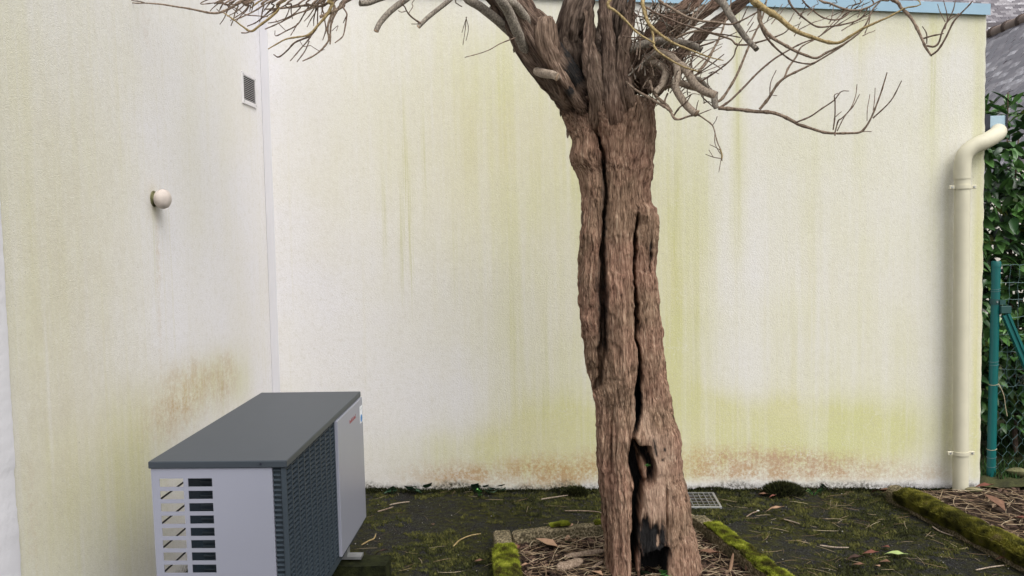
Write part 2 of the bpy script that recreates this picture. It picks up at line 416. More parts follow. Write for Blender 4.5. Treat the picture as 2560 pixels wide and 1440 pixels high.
# ------------------------------------------------------------------ rendered walls with stains
def masks(kind, U, Z, blobs, unproj):
    out = np.zeros_like(U)
    for (px, py, sx, sy, st) in blobs:
        c = unproj(px, py); e = unproj(px + sx, py); g = unproj(px, py - sy)
        u0, z0 = c; su = abs(e[0] - u0) + 1e-4; sz = abs(g[1] - z0) + 1e-4
        out = np.maximum(out, 0) + st * np.exp(-((U - u0) / su) ** 2 * .7 - np.abs((Z - z0) / sz) ** 2.4 * .7)
    return np.clip(out, 0, 1.3)
back_un = lambda x, y: (lambda p: (p[0], p[2]))(onY(x, y, YW))
left_un = lambda x, y: (lambda p: (p[1], p[2]))(onX(x, y, XL))

t0 = onY(1870, 12, YW); t1 = onY(2463, 34, YW)
ztop = lambda X: t0[2] + (X - t0[0]) * (t1[2] - t0[2]) / (t1[0] - t0[0])
bld = empty('rendered_building', (.3, YW, 0), label='pale rendered flat-roofed building with green algae stains behind the tree', cat='building')
off = np.array([.3, YW, 0])
nx, nz = 300, 200
s_ = np.linspace(0, 1, nz)[:, None]; X = np.linspace(XL, XR, nx)[None, :] + 0 * s_
Z = -.05 + s_ * (ztop(X) + .05)
edge_wob = .006 * (vnoise(Z * 30, 0 * Z, 0 * Z) - .5) * (X > XR - .02)
wob = .006 * (fbm(X * 1.5, Z * 1.5, 0 * X) - .5)
al = masks('a', X, Z, [(1320, 330, 220, 260, .42), (1230, 470, 150, 250, .30), (1452, 520, 26, 330, .40), (1300, 930, 90, 190, .38), (1400, 1100, 150, 90, 1.0),
     (1700, 880, 60, 420, .62), (1735, 1080, 110, 80, .95), (1655, 480, 50, 300, .5), (1845, 300, 14, 330, .5), (1900, 1080, 280, 80, .9), (2160, 1095, 190, 70, .7),
     (2330, 300, 18, 300, .3), (2442, 720, 16, 560, .75), (2250, 60, 260, 60, .5), (2372, 800, 12, 360, .4), (1000, 300, 130, 280, .22), (1330, 1130, 190, 50, .55),  # streak just left of the downpipe: stain plus its painted shadow
     (2120, 780, 220, 240, .15), (1250, 180, 170, 200, .32), (800, 350, 110, 300, .12), (1760, 500, 40, 420, .35), (2020, 350, 50, 380, .22), (2150, 300, 22, 330, .25),
     (1590, 1000, 120, 200, .5), (1100, 1140, 150, 60, .42), (1480, 250, 80, 200, .3), (1990, 900, 60, 160, .25), (1285, 760, 18, 220, .22), (2260, 900, 60, 260, .2), (1180, 720, 260, 280, .14), (2050, 620, 300, 360, .14), (1400, 800, 100, 300, .2), (950, 200, 200, 250, .12)], back_un)
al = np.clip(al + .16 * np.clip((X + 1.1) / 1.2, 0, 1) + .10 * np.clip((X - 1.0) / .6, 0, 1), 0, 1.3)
ru = masks('r', X, Z, [(1130, 1185, 95, 28, 1.0), (1200, 1190, 40, 14, .7), (1400, 1185, 110, 36, 1.2), (1480, 1155, 30, 40, .55), (1790, 1165, 95, 42, 1.2), (1960, 1160, 120, 36, 1.15), (2120, 1175, 150, 30, .8),
     (2310, 1188, 80, 20, .35), (1340, 1170, 60, 30, .55), (2380, 330, 40, 60, .18), (1175, 300, 30, 200, .12)], back_un)
dr = masks('d', X, Z, [(1013, 470, 5, 150, 1.), (1024, 580, 6, 150, .8), (1003, 640, 4, 120, .8), (1060, 440, 4, 110, .6), (1140, 660, 5, 100, .4), (960, 540, 5, 120, .5), (1455, 540, 7, 150, .5), (1844, 70, 8, 60, 1.1),
     (1845, 300, 6, 260, .5), (2150, 200, 6, 200, .35), (2333, 250, 5, 220, .5), (1280, 800, 6, 150, .5), (1360, 900, 6, 150, .4), (1690, 560, 8, 280, .5), (1740, 800, 6, 260, .4), (2040, 560, 6, 160, .3)], back_un)
gr = masks('g', X, Z, [(1180, 380, 330, 420, .34), (1050, 1190, 150, 40, .5), (790, 500, 60, 420, .14), (2372, 1000, 16, 300, .35), (1500, 1170, 200, 40, .3), (2000, 200, 200, 250, .10)], back_un)  # dirt patches; the streak by the downpipe also paints its shadow
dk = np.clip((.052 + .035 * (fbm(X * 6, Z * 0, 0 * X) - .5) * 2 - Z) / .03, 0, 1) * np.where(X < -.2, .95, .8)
clean = np.clip((Z - .16) / .03, 0, 1) * 1.0
lowband = np.clip((.075 - Z) / .05, 0, 1) * (X > 0.1)
al *= 1 - .8 * lowband; ru *= 1 - .75 * lowband
V = np.stack([X + edge_wob, YW + wob * (X < XR - .02) * (X > XL + .05), Z], -1).reshape(-1, 3) - off
np_mesh('front_wall', V, grid_faces(nz, nx), M['wall'], bld, attrs=dict(algae=al.ravel(), rust=ru.ravel(), drip=dr.ravel(), grime_shade=gr.ravel(), dark=dk.ravel()))
b = MB()                                       # body of the building behind its front skin
zl, zr = float(ztop(XL)), float(ztop(XR)); D = 3.2
P = [(XL, YW, -.05), (XR, YW, -.05), (XR, YW, zr), (XL, YW, zl), (XL, YW + D, -.05), (XR, YW + D, -.05), (XR, YW + D, zr), (XL, YW + D, zl)]
P = [tuple(np.array(p) - off) for p in P]
b.add(P, [(1, 5, 6, 2), (5, 4, 7, 6), (4, 0, 3, 7), (3, 2, 6, 7)]).build('side_wall', M['wall'], bld)
b = MB(); hz = .049
A = [(XL, zl), (XR + .012, float(ztop(XR + .012)))]
for (y0, y1, dz0, dz1) in ((YW - .022, YW + .20, .0, hz), (YW - .022, YW - .018, -.012, 0)):
    p = []
    for y in (y0, y1):
        for (x, z) in A: p += [(x, y, z + dz0), (x, y, z + dz1)]
    p = [tuple(np.array(q) - off) for q in p]
    b.add(p, [(0, 2, 3, 1), (4, 5, 7, 6), (0, 1, 5, 4), (2, 6, 7, 3), (1, 3, 7, 5), (0, 4, 6, 2)])
b.build('coping', M['coping'], bld)
b = MB().box((XL + .001, YW - .006, .02), (XL + .047, YW + .004, 3.3)); b.v = [tuple(np.array(p) - off) for p in b.v]
b.build('corner_trim', M['trim'], bld, bevel=.0015)

lw = empty('side_building', (XL, 3.2, 0), label='beige stained rendered wall on the left behind the heat pump', cat='wall')
off = np.array([XL, 3.2, 0])
ny, nz = 260, 200
Y, Z = np.meshgrid(np.linspace(YS - .15, YW, ny), np.linspace(-.05, 3.5, nz))
al = masks('a', Y, Z, [(450, 1010, 130, 70, .35), (300, 1150, 150, 130, .32), (200, 1000, 150, 260, .18), (200, 1350, 160, 150, .36), (150, 500, 150, 420, .18), (345, 1300, 50, 200, .45), (525, 940, 60, 50, .55),
     (70, 700, 70, 500, .3), (300, 250, 40, 260, .15), (480, 300, 40, 280, .22), (560, 300, 15, 250, .15), (20, 100, 60, 200, .3), (600, 960, 20, 40, .3)], left_un)
al = np.clip(al + .22 * np.clip((3.7 - Y) / .7, 0, 1), 0, 1.3)
ru = masks('r', Y, Z, [(480, 970, 60, 70, .55), (565, 950, 26, 60, .6), (420, 1040, 60, 60, .4), (80, 1300, 14, 150, .35), (395, 620, 6, 90, .4), (398, 800, 5, 100, .35), (365, 60, 14, 70, .22), (490, 170, 14, 130, .2)], left_un)
dr = masks('d', Y, Z, [(388, 640, 5, 130, .4), (300, 1080, 30, 80, .25), (555, 960, 6, 60, .6)], left_un)
gr = masks('g', Y, Z, [(120, 620, 130, 500, .45), (250, 900, 150, 300, .3), (250, 300, 120, 350, .22), (440, 980, 130, 80, .5), (385, 505, 14, 40, .8), (100, 1250, 70, 220, .4)], left_un)
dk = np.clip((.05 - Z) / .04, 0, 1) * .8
V = np.stack([0 * Y + XL, Y, Z], -1).reshape(-1, 3) - off
np_mesh('rendered_wall', V, grid_faces(nz, ny), M['wall'], lw, attrs=dict(algae=al.ravel(), rust=ru.ravel(), drip=dr.ravel(), grime_shade=gr.ravel(), dark=dk.ravel()))
b = MB().add([(-.003, YS - .15 - 3.2, -.05), (-.003, YW - 3.2, -.05), (-.003, YW - 3.2, 3.5), (-.003, YS - .15 - 3.2, 3.5), (-.25, YS - .15 - 3.2, -.05), (-.25, YW - 3.2, -.05), (-.25, YW - 3.2, 3.5), (-.25, YS - .15 - 3.2, 3.5)],
             [(4, 7, 6, 5), (3, 2, 6, 7), (0, 3, 7, 4), (1, 5, 6, 2)]).build('wall_core', M['white_wall'], lw)

# white wall at the left edge, standing slightly proud, its arris chipped
hw = empty('house_wall', (XH, 1.0, 0), label='white painted wall corner at the far left edge of the picture', cat='wall')
nz = 260; z = np.linspace(-.05, 3.5, nz)
chip = np.clip(vnoise(z * 9, 0 * z, 0 * z) - .55, 0, 1) * .010 + .004 * vnoise(z * 60, 0 * z, 0 * z)
chip += .006 * (np.abs(z - .75) < .06)
prof = []
for k, zz in enumerate(z):
    e = YS - chip[k] - 1.0
    prof.append([(-.30, -1.6, zz), (0, -1.6, zz), (0, e - .25, zz), (0, e - .012, zz), (-.006, e, zz), (-.30, e, zz)])
V = np.array(prof).reshape(-1, 3)
np_mesh('painted_wall', V, grid_faces(nz, 6), M['white_wall'], hw, angle=30)

# ------------------------------------------------------------------ vent grille on the left wall
c0 = onX(602, 177.6, XL); c1 = onX(638.4, 274.4, XL); ya, yb = c0[1], onX(636, 196, XL)[1]; za, zb = c1[2] + .008, c0[2]
vy, vz = (ya + yb) / 2, (za + zb) / 2; hwd, hh = (yb - ya) / 2, (zb - za) / 2
vg = empty('vent_grille', (XL, vy, vz - hh), label='white louvred vent grille high on the left wall', cat='vent')
b = MB(); d = .008; fw = .015
b.box((0, -hwd, 0), (d, hwd, fw * 1.5)).box((0, -hwd, 2 * hh - fw), (d, hwd, 2 * hh)).box((0, -hwd, fw * 1.5), (d, -hwd + fw, 2 * hh - fw)).box((0, hwd - fw, fw * 1.5), (d, hwd, 2 * hh - fw))
b.build('frame', M['vent_white'], vg)
MB().box((-.0005, -hwd + .01, .01), (.001, hwd - .01, 2 * hh - .01)).build('opening', M['void'], vg)
ns = 13; p_ = (2 * hh - fw * 2.5) / ns
sm = MB().add([(.0015, -hwd + fw, 0), (.0075, -hwd + fw, -p_ * .34), (.0075, hwd - fw, -p_ * .34), (.0015, hwd - fw, 0), (.0015, -hwd + fw, p_ * .10), (.0085, -hwd + fw, -p_ * .10), (.0085, hwd - fw, -p_ * .10), (.0015, hwd - fw, p_ * .10)],
              [(0, 1, 2, 3), (4, 7, 6, 5), (1, 5, 6, 2), (0, 4, 5, 1), (3, 2, 6, 7)]).mesh('slat'); sm.materials.append(M['vent_white'])
for k in range(ns):
    o = link('slat', sm, None, vg); o.location = (0, 0, fw * 1.5 + (k + .75) * p_)
sc_m = MB().lathe([(0, .004), (.0015, .0035)], (0, 0, 0), (1, 0, 0), 8).mesh('screw'); sc_m.materials.append(M['zinc'])
for sy in (-1, 1):
    for zz in (.012, 2 * hh - .011):
        o = link('screw', sc_m, None, vg); o.location = (d, sy * (hwd - .011), zz)

# round capped pipe end
pc = onX(385, 497, XL)
kn = empty('round_vent_cap', tuple(pc), label='weathered round vent cap sticking out of the left wall', cat='vent cap')
MB().lathe([(-.01, .026), (.036, .026), (.040, .024)], (0, 0, 0), (1, 0, -.05), 20).build('stub', M['stone'], kn, True)
MB().lathe([(.020, .034), (.032, .041), (.046, .0425), (.058, .038), (.066, .029), (.071, .016), (.0725, .004)], (0, 0, 0), (1, -.12, -.05), 28).build('cap', M['cap'], kn, True)
MB().lathe([(0, .035), (.004, .032)], (0, 0, 0), (1, 0, 0), 18).build('collar', M['stone'], kn, True)

# ------------------------------------------------------------------ heat pump
HW, HL = .4517, 1.093
hp = empty('heat_pump', (-1.356, 2.6442, .793 - .70), (.0209, 0, .0194), label='silver and anthracite heat pump unit standing beside the left wall', cat='heat pump')
lid = MB().box((-.004, -.006, .676), (HW + .004, HL + .004, .70)).build('lid', M['lid'], hp, False, bevel=.003)
MB().lathe([(0, .0048), (.0018, .0044), (.0018, .002), (.0008, .0019)], (.37, -.006, .689), (0, -1, 0), 12).build('screw', M['black_plastic'], lid)
def perforated(ub, wb, hole, y0, y1):
    b = MB(); nu, nw = len(ub) - 1, len(wb) - 1
    for i in range(nu):
        for j in range(nw):
            if hole(i, j): continue
            u0, u1, w0, w1 = ub[i], ub[i + 1], wb[j], wb[j + 1]
            b.quad((u0, y0, w0), (u1, y0, w0), (u1, y0, w1), (u0, y0, w1)); b.quad((u0, y1, w0), (u0, y1, w1), (u1, y1, w1), (u1, y1, w0))
            for di, dj, e in ((-1, 0, ((u0, w0), (u0, w1))), (1, 0, ((u1, w0), (u1, w1))), (0, -1, ((u0, w0), (u1, w0))), (0, 1, ((u0, w1), (u1, w1)))):
                I, J = i + di, j + dj
                if not (0 <= I < nu and 0 <= J < nw) or hole(I, J):
                    (a, c), (p, q) = e; b.quad((a, y0, c), (p, y0, q), (p, y1, q), (a, y1, c))
    return b
wb = [.115]
for r in range(12)[::-1]:
    top = .70 - .0586 - .0416 * r; wb += [top - .028, top]
wb.append(.6745)
ub = [.002, .029, .108, .124, .204, .402]
perforated(ub, wb, lambda i, j: i in (1, 3) and j % 2 == 1, 0.0, .0018).build('end_panel', M['silver'], hp)
MB().box((.402, .0005, .117), (.404, .02, .674)).build('panel_return', M['silver'], hp)
# louvred grille wrapping the near right corner
VF = .632
MB().box((.405, .022, .117), (.418, VF, .674)).build('grille_backing', M['void'], hp)
MB().box((.404, .013, .117), (HW - .022, .0225, .674)).build('return_plate', M['grille'], hp)
MB().box((HW - .020, .001, .117), (HW - .002, .012, .674)).build('corner_post', M['grille'], hp, bevel=.003)
nrib = 33; pit = .557 / nrib
rm_ = MB().add([(.4055, .0125, 0), (HW - .021, .0125, 0), (HW - .021, .002, -.004), (.4055, .002, -.004), (.4055, .0125, .003), (HW - .021, .0125, .003), (HW - .021, .002, -.0012), (.4055, .002, -.0012)],
               [(0, 3, 2, 1), (4, 5, 6, 7), (3, 7, 6, 2), (0, 4, 7, 3), (1, 2, 6, 5)]).mesh('rib'); rm_.materials.append(M['grille'])
sm2 = MB().add([(HW - .011, .014, 0), (HW - .002, .014, -.002), (HW - .002, VF - .002, -.002), (HW - .011, VF - .002, 0), (HW - .011, .014, .0025), (HW - .002, .014, .0008), (HW - .002, VF - .002, .0008), (HW - .011, VF - .002, .0025)],
               [(0, 1, 2, 3), (4, 7, 6, 5), (1, 5, 6, 2), (0, 4, 5, 1), (3, 2, 6, 7)]).mesh('slat'); sm2.materials.append(M['grille'])
for k in range(nrib):
    zc = .117 + (k + .6) * pit
    link('rib', rm_, None, hp).location = (0, 0, zc); link('slat', sm2, None, hp).location = (0, 0, zc)
nb = 9
bm_ = MB().box((HW - .014, -.0035, .117), (HW + .0008, .0035, .674)).mesh('grille_bar'); bm_.materials.append(M['grille'])
for k in range(nb): link('grille_bar', bm_, None, hp).location = (0, .058 + k * (VF - .066) / (nb - 1) * .995, 0)
fp = MB().box((HW - .010, VF, .113), (HW + .011, HL, .6745)).build('front_panel', M['silver'], hp, bevel=.0025)
xs = HW + .0112
st = MB().box((xs, HL - .060, .565), (xs + .0006, HL - .012, .641)).build('sticker', M['white_print'], fp)
MB().lathe([(0, .0168), (.0005, .0168)], (xs + .0006, HL - .036, .585), (1, 0, 0), 28).build('blue_disc', M['blue_print'], st)
b = MB()
for q, (y0, y1, z_) in enumerate(((.046, .026, .632), (.05, .022, .626), (.044, .03, .620))): b.box((xs + .0006, HL - y0, z_), (xs + .001, HL - y1, z_ + .0025))
b.build('print_lines', M['grey_print'], st)
b = MB(); y = HL - .255; R2 = random.Random(3)         # small red maker's lettering, too small to read in the photograph
for k in range(12):
    h = .017 if k in (0, 3, 5, 8, 11) else .011
    b.box((xs, y, .612), (xs + .0005, y + .0022, .612 + h))
    if k % 2: b.box((xs, y, .612 + h - .0025), (xs + .0005, y + .0075, .612 + h))
    if k % 3 != 1: b.box((xs, y, .612), (xs + .0005, y + .007, .6145))
    if k % 3 == 0: b.box((xs, y + .0055, .612), (xs + .0005, y + .0077, .612 + h * .7))
    y += .0098
b.build('lettering', M['red_ink'], fp)
# inside and behind
MB().box((.095, .07, .125), (.132, HL - .05, .668)).build('heat_exchanger', M['coil'], hp)
MB().box((.132, .07, .125), (.396, .10, .668)).build('heat_exchanger_end', M['coil'], hp)
fm = MB().box((.1075, -.0006, .126), (.23, .0006, .667)).mesh('fin'); fm.materials.append(M['coil'])
for k in range(30):
    f_ = link('fin', MB().box((.090, .072 + k * .0012 * 9, .128), (.095, .073 + k * .0012 * 9, .666)).mesh('fin') if k == 0 else f0, M['coil'], hp)
    if k == 0: f0 = f_.data
    else: f_.location = (0, k * .0108 * 3, 0)
for k in range(34): # horizontal tubes seen through the slots
    link('coil_tube', MB().box((.135, .064, .1275), (.395, .0695, .1315)).mesh('coil_tube') if k == 0 else ct, M['grille'], hp).location = (0, 0, k * .016)
    if k == 0: ct = hp.children[-1].data if hp.children[-1].name.startswith('coil_tube') else [c for c in hp.children if c.name.startswith('coil_tube')][0].data
rd = MB().tube([(.012, .012, 0), (.012, HL - .01, 0)], .0032, 6).mesh('guard_rod'); rd.materials.append(M['rod'])
for k in range(7): link('guard_rod', rd, None, hp).location = (0, 0, .145 + k * .0832)
for yy in (.38, .75): MB().tube([(.016, yy, .118), (.016, yy, .672)], .003, 6).build('guard_upright', M['rod'], hp)
MB().box((.002, HL - .012, .115), (HW - .002, HL - .002, .6745)).build('far_panel', M['silver'], hp)
MB().box((.004, .003, .085), (HW - .004, HL - .003, .1145)).build('base_tray', M['grille'], hp)
ft = MB().box((.03, -.025, 0), (.06, .025, .085)).box((.06, -.025, 0), (HW + .03, .025, .012)).box((HW - .06, -.025, .012), (HW - .03, .025, .085)).mesh('foot'); ft.materials.append(M['zinc'])
for yy in (.16, HL - .19): link('foot', ft, None, hp).location = (0, yy, 0)
def blocky(name, c, size, mat, label, cat, group=None, jit=.006, rz=0):
    bm = bmesh.new(); bmesh.ops.create_cube(bm, size=1)
    bmesh.ops.subdivide_edges(bm, edges=bm.edges, cuts=4, use_grid_fill=True)
    for v in bm.verts:
        n = v.co.copy(); r = max(abs(n.x), abs(n.y), abs(n.z)) * 2
        v.co = Vector((n.x * size[0], n.y * size[1], (n.z + .5) * size[2])) + Vector([random.uniform(-jit, jit) for _ in range(3)])
    me = bpy.data.meshes.new(name); bm.to_mesh(me); bm.free()
    o = link(name, me, mat, None, True, 50); o.location = c; o.rotation_euler[2] = rz
    return tag(o, label, cat, group)
blocky('support_block', (-1.105, 3.545, -.005), (.66, .13, .104), M['block'], 'dark mossy block under the far end of the heat pump', 'block', 'blocks carrying the heat pump', .004, .0194)
blocky('support_block', (-1.105, 2.80, -.005), (.66, .13, .088), M['block'], 'dark block under the near end of the heat pump', 'block', 'blocks carrying the heat pump', .004, .0194)

# ------------------------------------------------------------------ tree
DS = .16
SIL = np.array([(250, 1392, 1640), (277, 1407, 1632), (312, 1425, 1635), (350, 1440, 1634), (380, 1438, 1630), (409, 1441, 1627), (434, 1457, 1624), (488, 1460, 1622), (553, 1458, 1624), (597, 1455, 1626),
    (633, 1453, 1628), (669, 1450, 1631), (698, 1449, 1635), (741, 1452, 1639), (795, 1458, 1645), (849, 1466, 1650), (900, 1471, 1655), (950, 1482, 1662), (1012, 1497, 1672), (1067, 1496, 1684), (1086, 1495, 1688), (1129, 1497, 1694), (1183, 1504, 1700),
    (1222, 1506, 1712), (1253, 1507, 1719), (1300, 1508, 1723), (1347, 1510, 1735), (1397, 1511, 1743), (1440, 1507, 1744), (1480, 1498, 1758)], float)
tree = empty('pollarded_tree', tuple(onY(1620, 1455, YT) * [1, 1, 0]), label='old bare pollarded tree with split brown trunk in front of the stained wall', cat='tree')
TO = np.array(tree.location)
nr, nc = 400, 340
ys = np.linspace(1490, 250, nr)
L_ = np.interp(ys[::-1], SIL[:, 0], SIL[:, 1])[::-1]; R_ = np.interp(ys[::-1], SIL[:, 0], SIL[:, 2])[::-1]
def gsm(v, n):
    kk = np.exp(-np.linspace(-2, 2, 2 * n + 1) ** 2); kk /= kk.sum(); return np.convolve(np.pad(v, n, mode='edge'), kk, 'valid')
L_, R_ = gsm(L_, 5) + 2.5 * (vnoise(ys / 14, 0 * ys, 0 * ys) - .5), gsm(R_, 5) + 2.5 * (vnoise(ys / 14, 0 * ys, 0 * ys + 7) - .5)
rows = []
for y_, l_, r_ in zip(ys, L_, R_):
    pl, pr = onY(l_, y_, YT), onY(r_, y_, YT); rows.append((pl[0], pr[0], (pl[2] + pr[2]) / 2))
rows = np.array(rows)
a = np.linspace(0, 2 * math.pi, nc, endpoint=False)
cx = (rows[:, 0] + rows[:, 1]) / 2; hw_ = (rows[:, 1] - rows[:, 0]) / 2
CA, SA = np.cos(a)[None, :], np.sin(a)[None, :]
hd = (hw_ * .88)[:, None]
px_u = (L_[:, None] + (R_ - L_)[:, None] * (1 + CA) / 2); px_v = ys[:, None] + 0 * CA
BX = cx[:, None] + hw_[:, None] * CA; BY = YT - hd * SA; BZ = rows[:, 2][:, None] + 0 * CA
front = np.clip(SA * 3, 0, 1)
un = px_u + 9 * (fbm(px_u / 26, px_v / 60, 0 * px_u) - .5) * 2
def crack(poly, wid_n, dep_n, wid_w, dep_w):
    p = np.array(sorted(poly, key=lambda q: q[1]), float); y0, y1 = p[0, 1], p[-1, 1]
    cxp = np.interp(px_v, p[:, 1], p[:, 0]); wk = np.interp(px_v, p[:, 1], p[:, 2])
    fade = np.clip((px_v - y0 + 12) / 30, 0, 1) * np.clip((y1 + 12 - px_v) / 30, 0, 1)
    d = np.abs(un - cxp)
    return fade * (dep_n * np.exp(-(d / (wid_n * wk)) ** 4) + dep_w * np.exp(-(d / (wid_w * wk)) ** 2))
dep = 0
dep = dep + crack([(1454, 242, .9), (1480, 321, .9), (1492, 350, 1), (1504, 388, 1), (1509, 470, .8), (1512, 499, .9), (1505, 542, .9), (1509, 597, 1), (1503, 633, 1.6), (1505, 676, 1.9), (1508, 741, 2.0), (1507, 813, 2.), (1507, 885, 1.7), (1503, 930, 1.2), (1497, 975, .6)], 4.5, .11, 24, .03)
dep = dep + crack([(1586, 545, .6), (1585, 633, .8), (1581, 705, .8), (1588, 759, .9), (1586, 813, .9), (1590, 867, 1), (1593, 899, 1), (1595, 938, 1.4), (1591, 977, 2), (1591, 1035, 1.4), (1579, 1074, 1.3)], 3.8, .14, 20, .024)
dep = dep + crack([(1580, 1090, 1.5), (1582, 1140, 2.2), (1588, 1200, 1.6), (1586, 1250, 1.3), (1584, 1300, 1.1), (1578, 1380, 1.2), (1582, 1480, 1.4)], 6, .24, 20, .035)
dep = dep + crack([(1617, 595, .6), (1618, 640, 1), (1615, 680, .6)], 6, .03, 14, .012)
dep = dep + crack([(1530, 1010, .6), (1527, 1120, .7), (1522, 1230, .8), (1518, 1330, .6), (1520, 1420, .5)], 4, .018, 16, .012)
dep = dep + crack([(1662, 1200, .5), (1664, 1270, .7), (1660, 1330, .7)], 4, .02, 16, .012)
dep = dep + crack([(1520, 270, .8), (1500, 230, .8), (1532, 300, .5)], 5, .05, 18, .02)
def inpoly(u, v, poly, soft=5):
    p = np.array(poly, float); d = np.full(u.shape, 1e9); ins = np.zeros(u.shape, bool)
    for i in range(len(p)):
        (x0, y0), (x1, y1) = p[i - 1], p[i]
        t = np.clip(((u - x0) * (x1 - x0) + (v - y0) * (y1 - y0)) / ((x1 - x0) ** 2 + (y1 - y0) ** 2 + 1e-9), 0, 1)
        d = np.minimum(d, np.hypot(u - x0 - t * (x1 - x0), v - y0 - t * (y1 - y0)))
        with np.errstate(divide='ignore', invalid='ignore'):
            ins ^= ((y0 > v) != (y1 > v)) & (u < (x1 - x0) * (v - y0) / (y1 - y0 + 1e-12) + x0)
    return np.clip(np.where(ins, d, -d) / soft * .5 + .5, 0, 1)
z4 = lambda L: [(1350 + x / 2.572, 880 + y / 2.572) for x, y in L]
un2 = px_u + 4 * (fbm(px_u / 14, px_v / 30, 0 * px_u + 5) - .5) * 2
hol = inpoly(un2, px_v, z4([(575, 590), (600, 562), (640, 572), (690, 572), (700, 640), (724, 720), (715, 782), (650, 822), (610, 842), (588, 720)]), 5)
flap = crack([(1579, 1098, .7), (1590, 1125, 1), (1600, 1150, .9), (1605, 1180, .7), (1606, 1196, .5)], 9, 1, 9, 0) * (hol > .3)
dep = dep + .13 * hol - .10 * np.clip(flap, 0, 1)
chimney = inpoly(un2, px_v + 26 * (fbm(px_u / 10, px_v / 100, 0 * px_u + 14) - .5) * 2, z4([(636, 1215), (700, 1225), (805, 1190), (790, 1300), (782, 1600), (640, 1600), (640, 1300)]), 5)
dep = dep + .15 * chimney
charz = inpoly(px_u + 8 * (fbm(px_u / 6, px_v / 50, 0 * px_u + 9) - .5) * 2, px_v + 40 * (fbm(px_u / 11, px_v / 120, 0 * px_u + 4, 3) - .5) * 2, z4([(618, 1060), (640, 1040), (700, 1005), (780, 1015), (800, 1080), (808, 1200), (792, 1300), (786, 1600), (636, 1600), (630, 1230), (612, 1150)]), 13)
spot = inpoly(un2, px_v, z4([(728, 1105), (745, 1095), (748, 1150), (735, 1180), (724, 1160)]), 3)
dep = dep + .02 * charz
palez = inpoly(px_u, px_v, z4([(600, 230), (650, 250), (700, 460), (790, 500), (815, 640), (800, 760), (830, 900), (800, 1010), (620, 1050), (618, 860), (720, 780), (700, 570), (600, 420)]), 14)
streaks = inpoly(px_u, px_v, z4([(700, 500), (725, 520), (742, 620), (725, 630), (705, 560)]), 4) + inpoly(px_u, px_v, z4([(775, 570), (790, 575), (788, 600), (775, 598)]), 3) + inpoly(px_u, px_v, z4([(765, 640), (785, 640), (780, 660), (765, 655)]), 3)
lump = .015 * (fbm(BX * 5, BY * 5, BZ * 2.2) - .5) * 2
lobe = .024 * (fbm(np.cos(a)[None, :] * 2.2 + 7 + .25 * BZ, SA * 2.2, BZ * .8 + 0 * CA) - .5) * 2
def ridge(n): return 1 - np.abs(2 * n - 1)
smooth_ = 1 - .75 * np.clip(palez, 0, 1)
bk = .010 * (ridge(fbm(BX * 40, BY * 40, BZ * 5, 3)) - .7) * smooth_ + .007 * (ridge(vnoise(BX * 90 + 3 * vnoise(BX * 20, BY * 20, BZ * 12), BY * 90, BZ * 11)) - .5) * smooth_ + .006 * (fbm(BX * 210, BY * 210, BZ * 50, 2) - .5)
# peeling bark flakes, cracked across
fl = vnoise(BX * 24, BY * 24, BZ * 9); bk = bk + .006 * (np.clip((fl - .56) * 14, 0, 1)) * smooth_ * (.35 + .65 * (BZ > .9)) + .005 * np.clip((vnoise(BX * 55, BY * 55, BZ * 13 + 9) - .55) * 16, 0, 1) * smooth_
flapR = .020 * np.clip((px_v - 512) / 10, 0, 1) * np.clip((690 - px_v) / 120, 0, 1) * np.clip((CA - .45) * 4, 0, 1)
knob = .013 * np.exp(-((px_v - 395) / 26) ** 2) * np.clip((-CA - .55) * 4, 0, 1) + .012 * np.exp(-((px_v - 1100) / 40) ** 2) * np.clip((CA - .5) * 3, 0, 1)
out = lump + lobe + bk + flapR + knob
NXn, NYn = CA * hd, -SA * hw_[:, None]; nl = np.hypot(NXn, NYn); NXn, NYn = NXn / nl, NYn / nl
PX = BX + out * NXn; PY = BY + out * NYn + np.minimum(dep, hd * 1.25) * front
rec = np.clip((300 - px_v + 44 * (fbm(px_u / 16, px_v / 60, 0 * px_u + 21) - .5) * 2) / 55, 0, 1); rec = rec * rec * (3 - 2 * rec); PY = PY + .075 * rec * np.clip(SA * 1.5 + .2, 0, 1)
V = np.stack([PX, PY, BZ + 0 * PX], -1).reshape(-1, 3)
bc = np.stack([BX, BY, BZ + 0 * BX], -1).reshape(-1, 3)
crack_shade = np.clip(crack([(1582, 1110, 1.2), (1584, 1160, 1.6), (1588, 1200, 1.4), (1586, 1250, 1.2), (1584, 1300, 1.2), (1579, 1380, 1.1), (1582, 1480, 1.2)], 6, 1, 9, .2), 0, 1) + np.clip(crack([(1593, 920, .5), (1595, 945, 1), (1591, 977, 1.7), (1591, 1035, 1.1), (1579, 1074, 1.1)], 5.5, 1, 9, .2), 0, 1)  # deep shade of the cracks, painted in the char colour
char_shadeA = np.clip(.95 * crack_shade + charz * (1 - spot) + streaks * .8 + .75 * hol * (1 - np.clip(flap, 0, 1)) + .9 * chimney + .55 * np.clip(crack([(1504, 388, 1), (1509, 597, 1), (1500, 660, 1.8), (1505, 741, 2), (1507, 885, 1.6)], 9, 1, 9, 0), 0, 1) + .7 * np.clip(crack([(1617, 595, .6), (1618, 640, 1), (1615, 680, .6)], 8, 1, 9, 0), 0, 1), 0, 1.2) * front  # charred wood, plus painted shade in the hollow and cracks
greyA = np.clip((2.25 - 1.95 - (BZ - 0) * -1 - 2.25 + 0) * 0 + np.clip((BZ - 1.95) / .25, 0, 1) * .8, 0, 1)
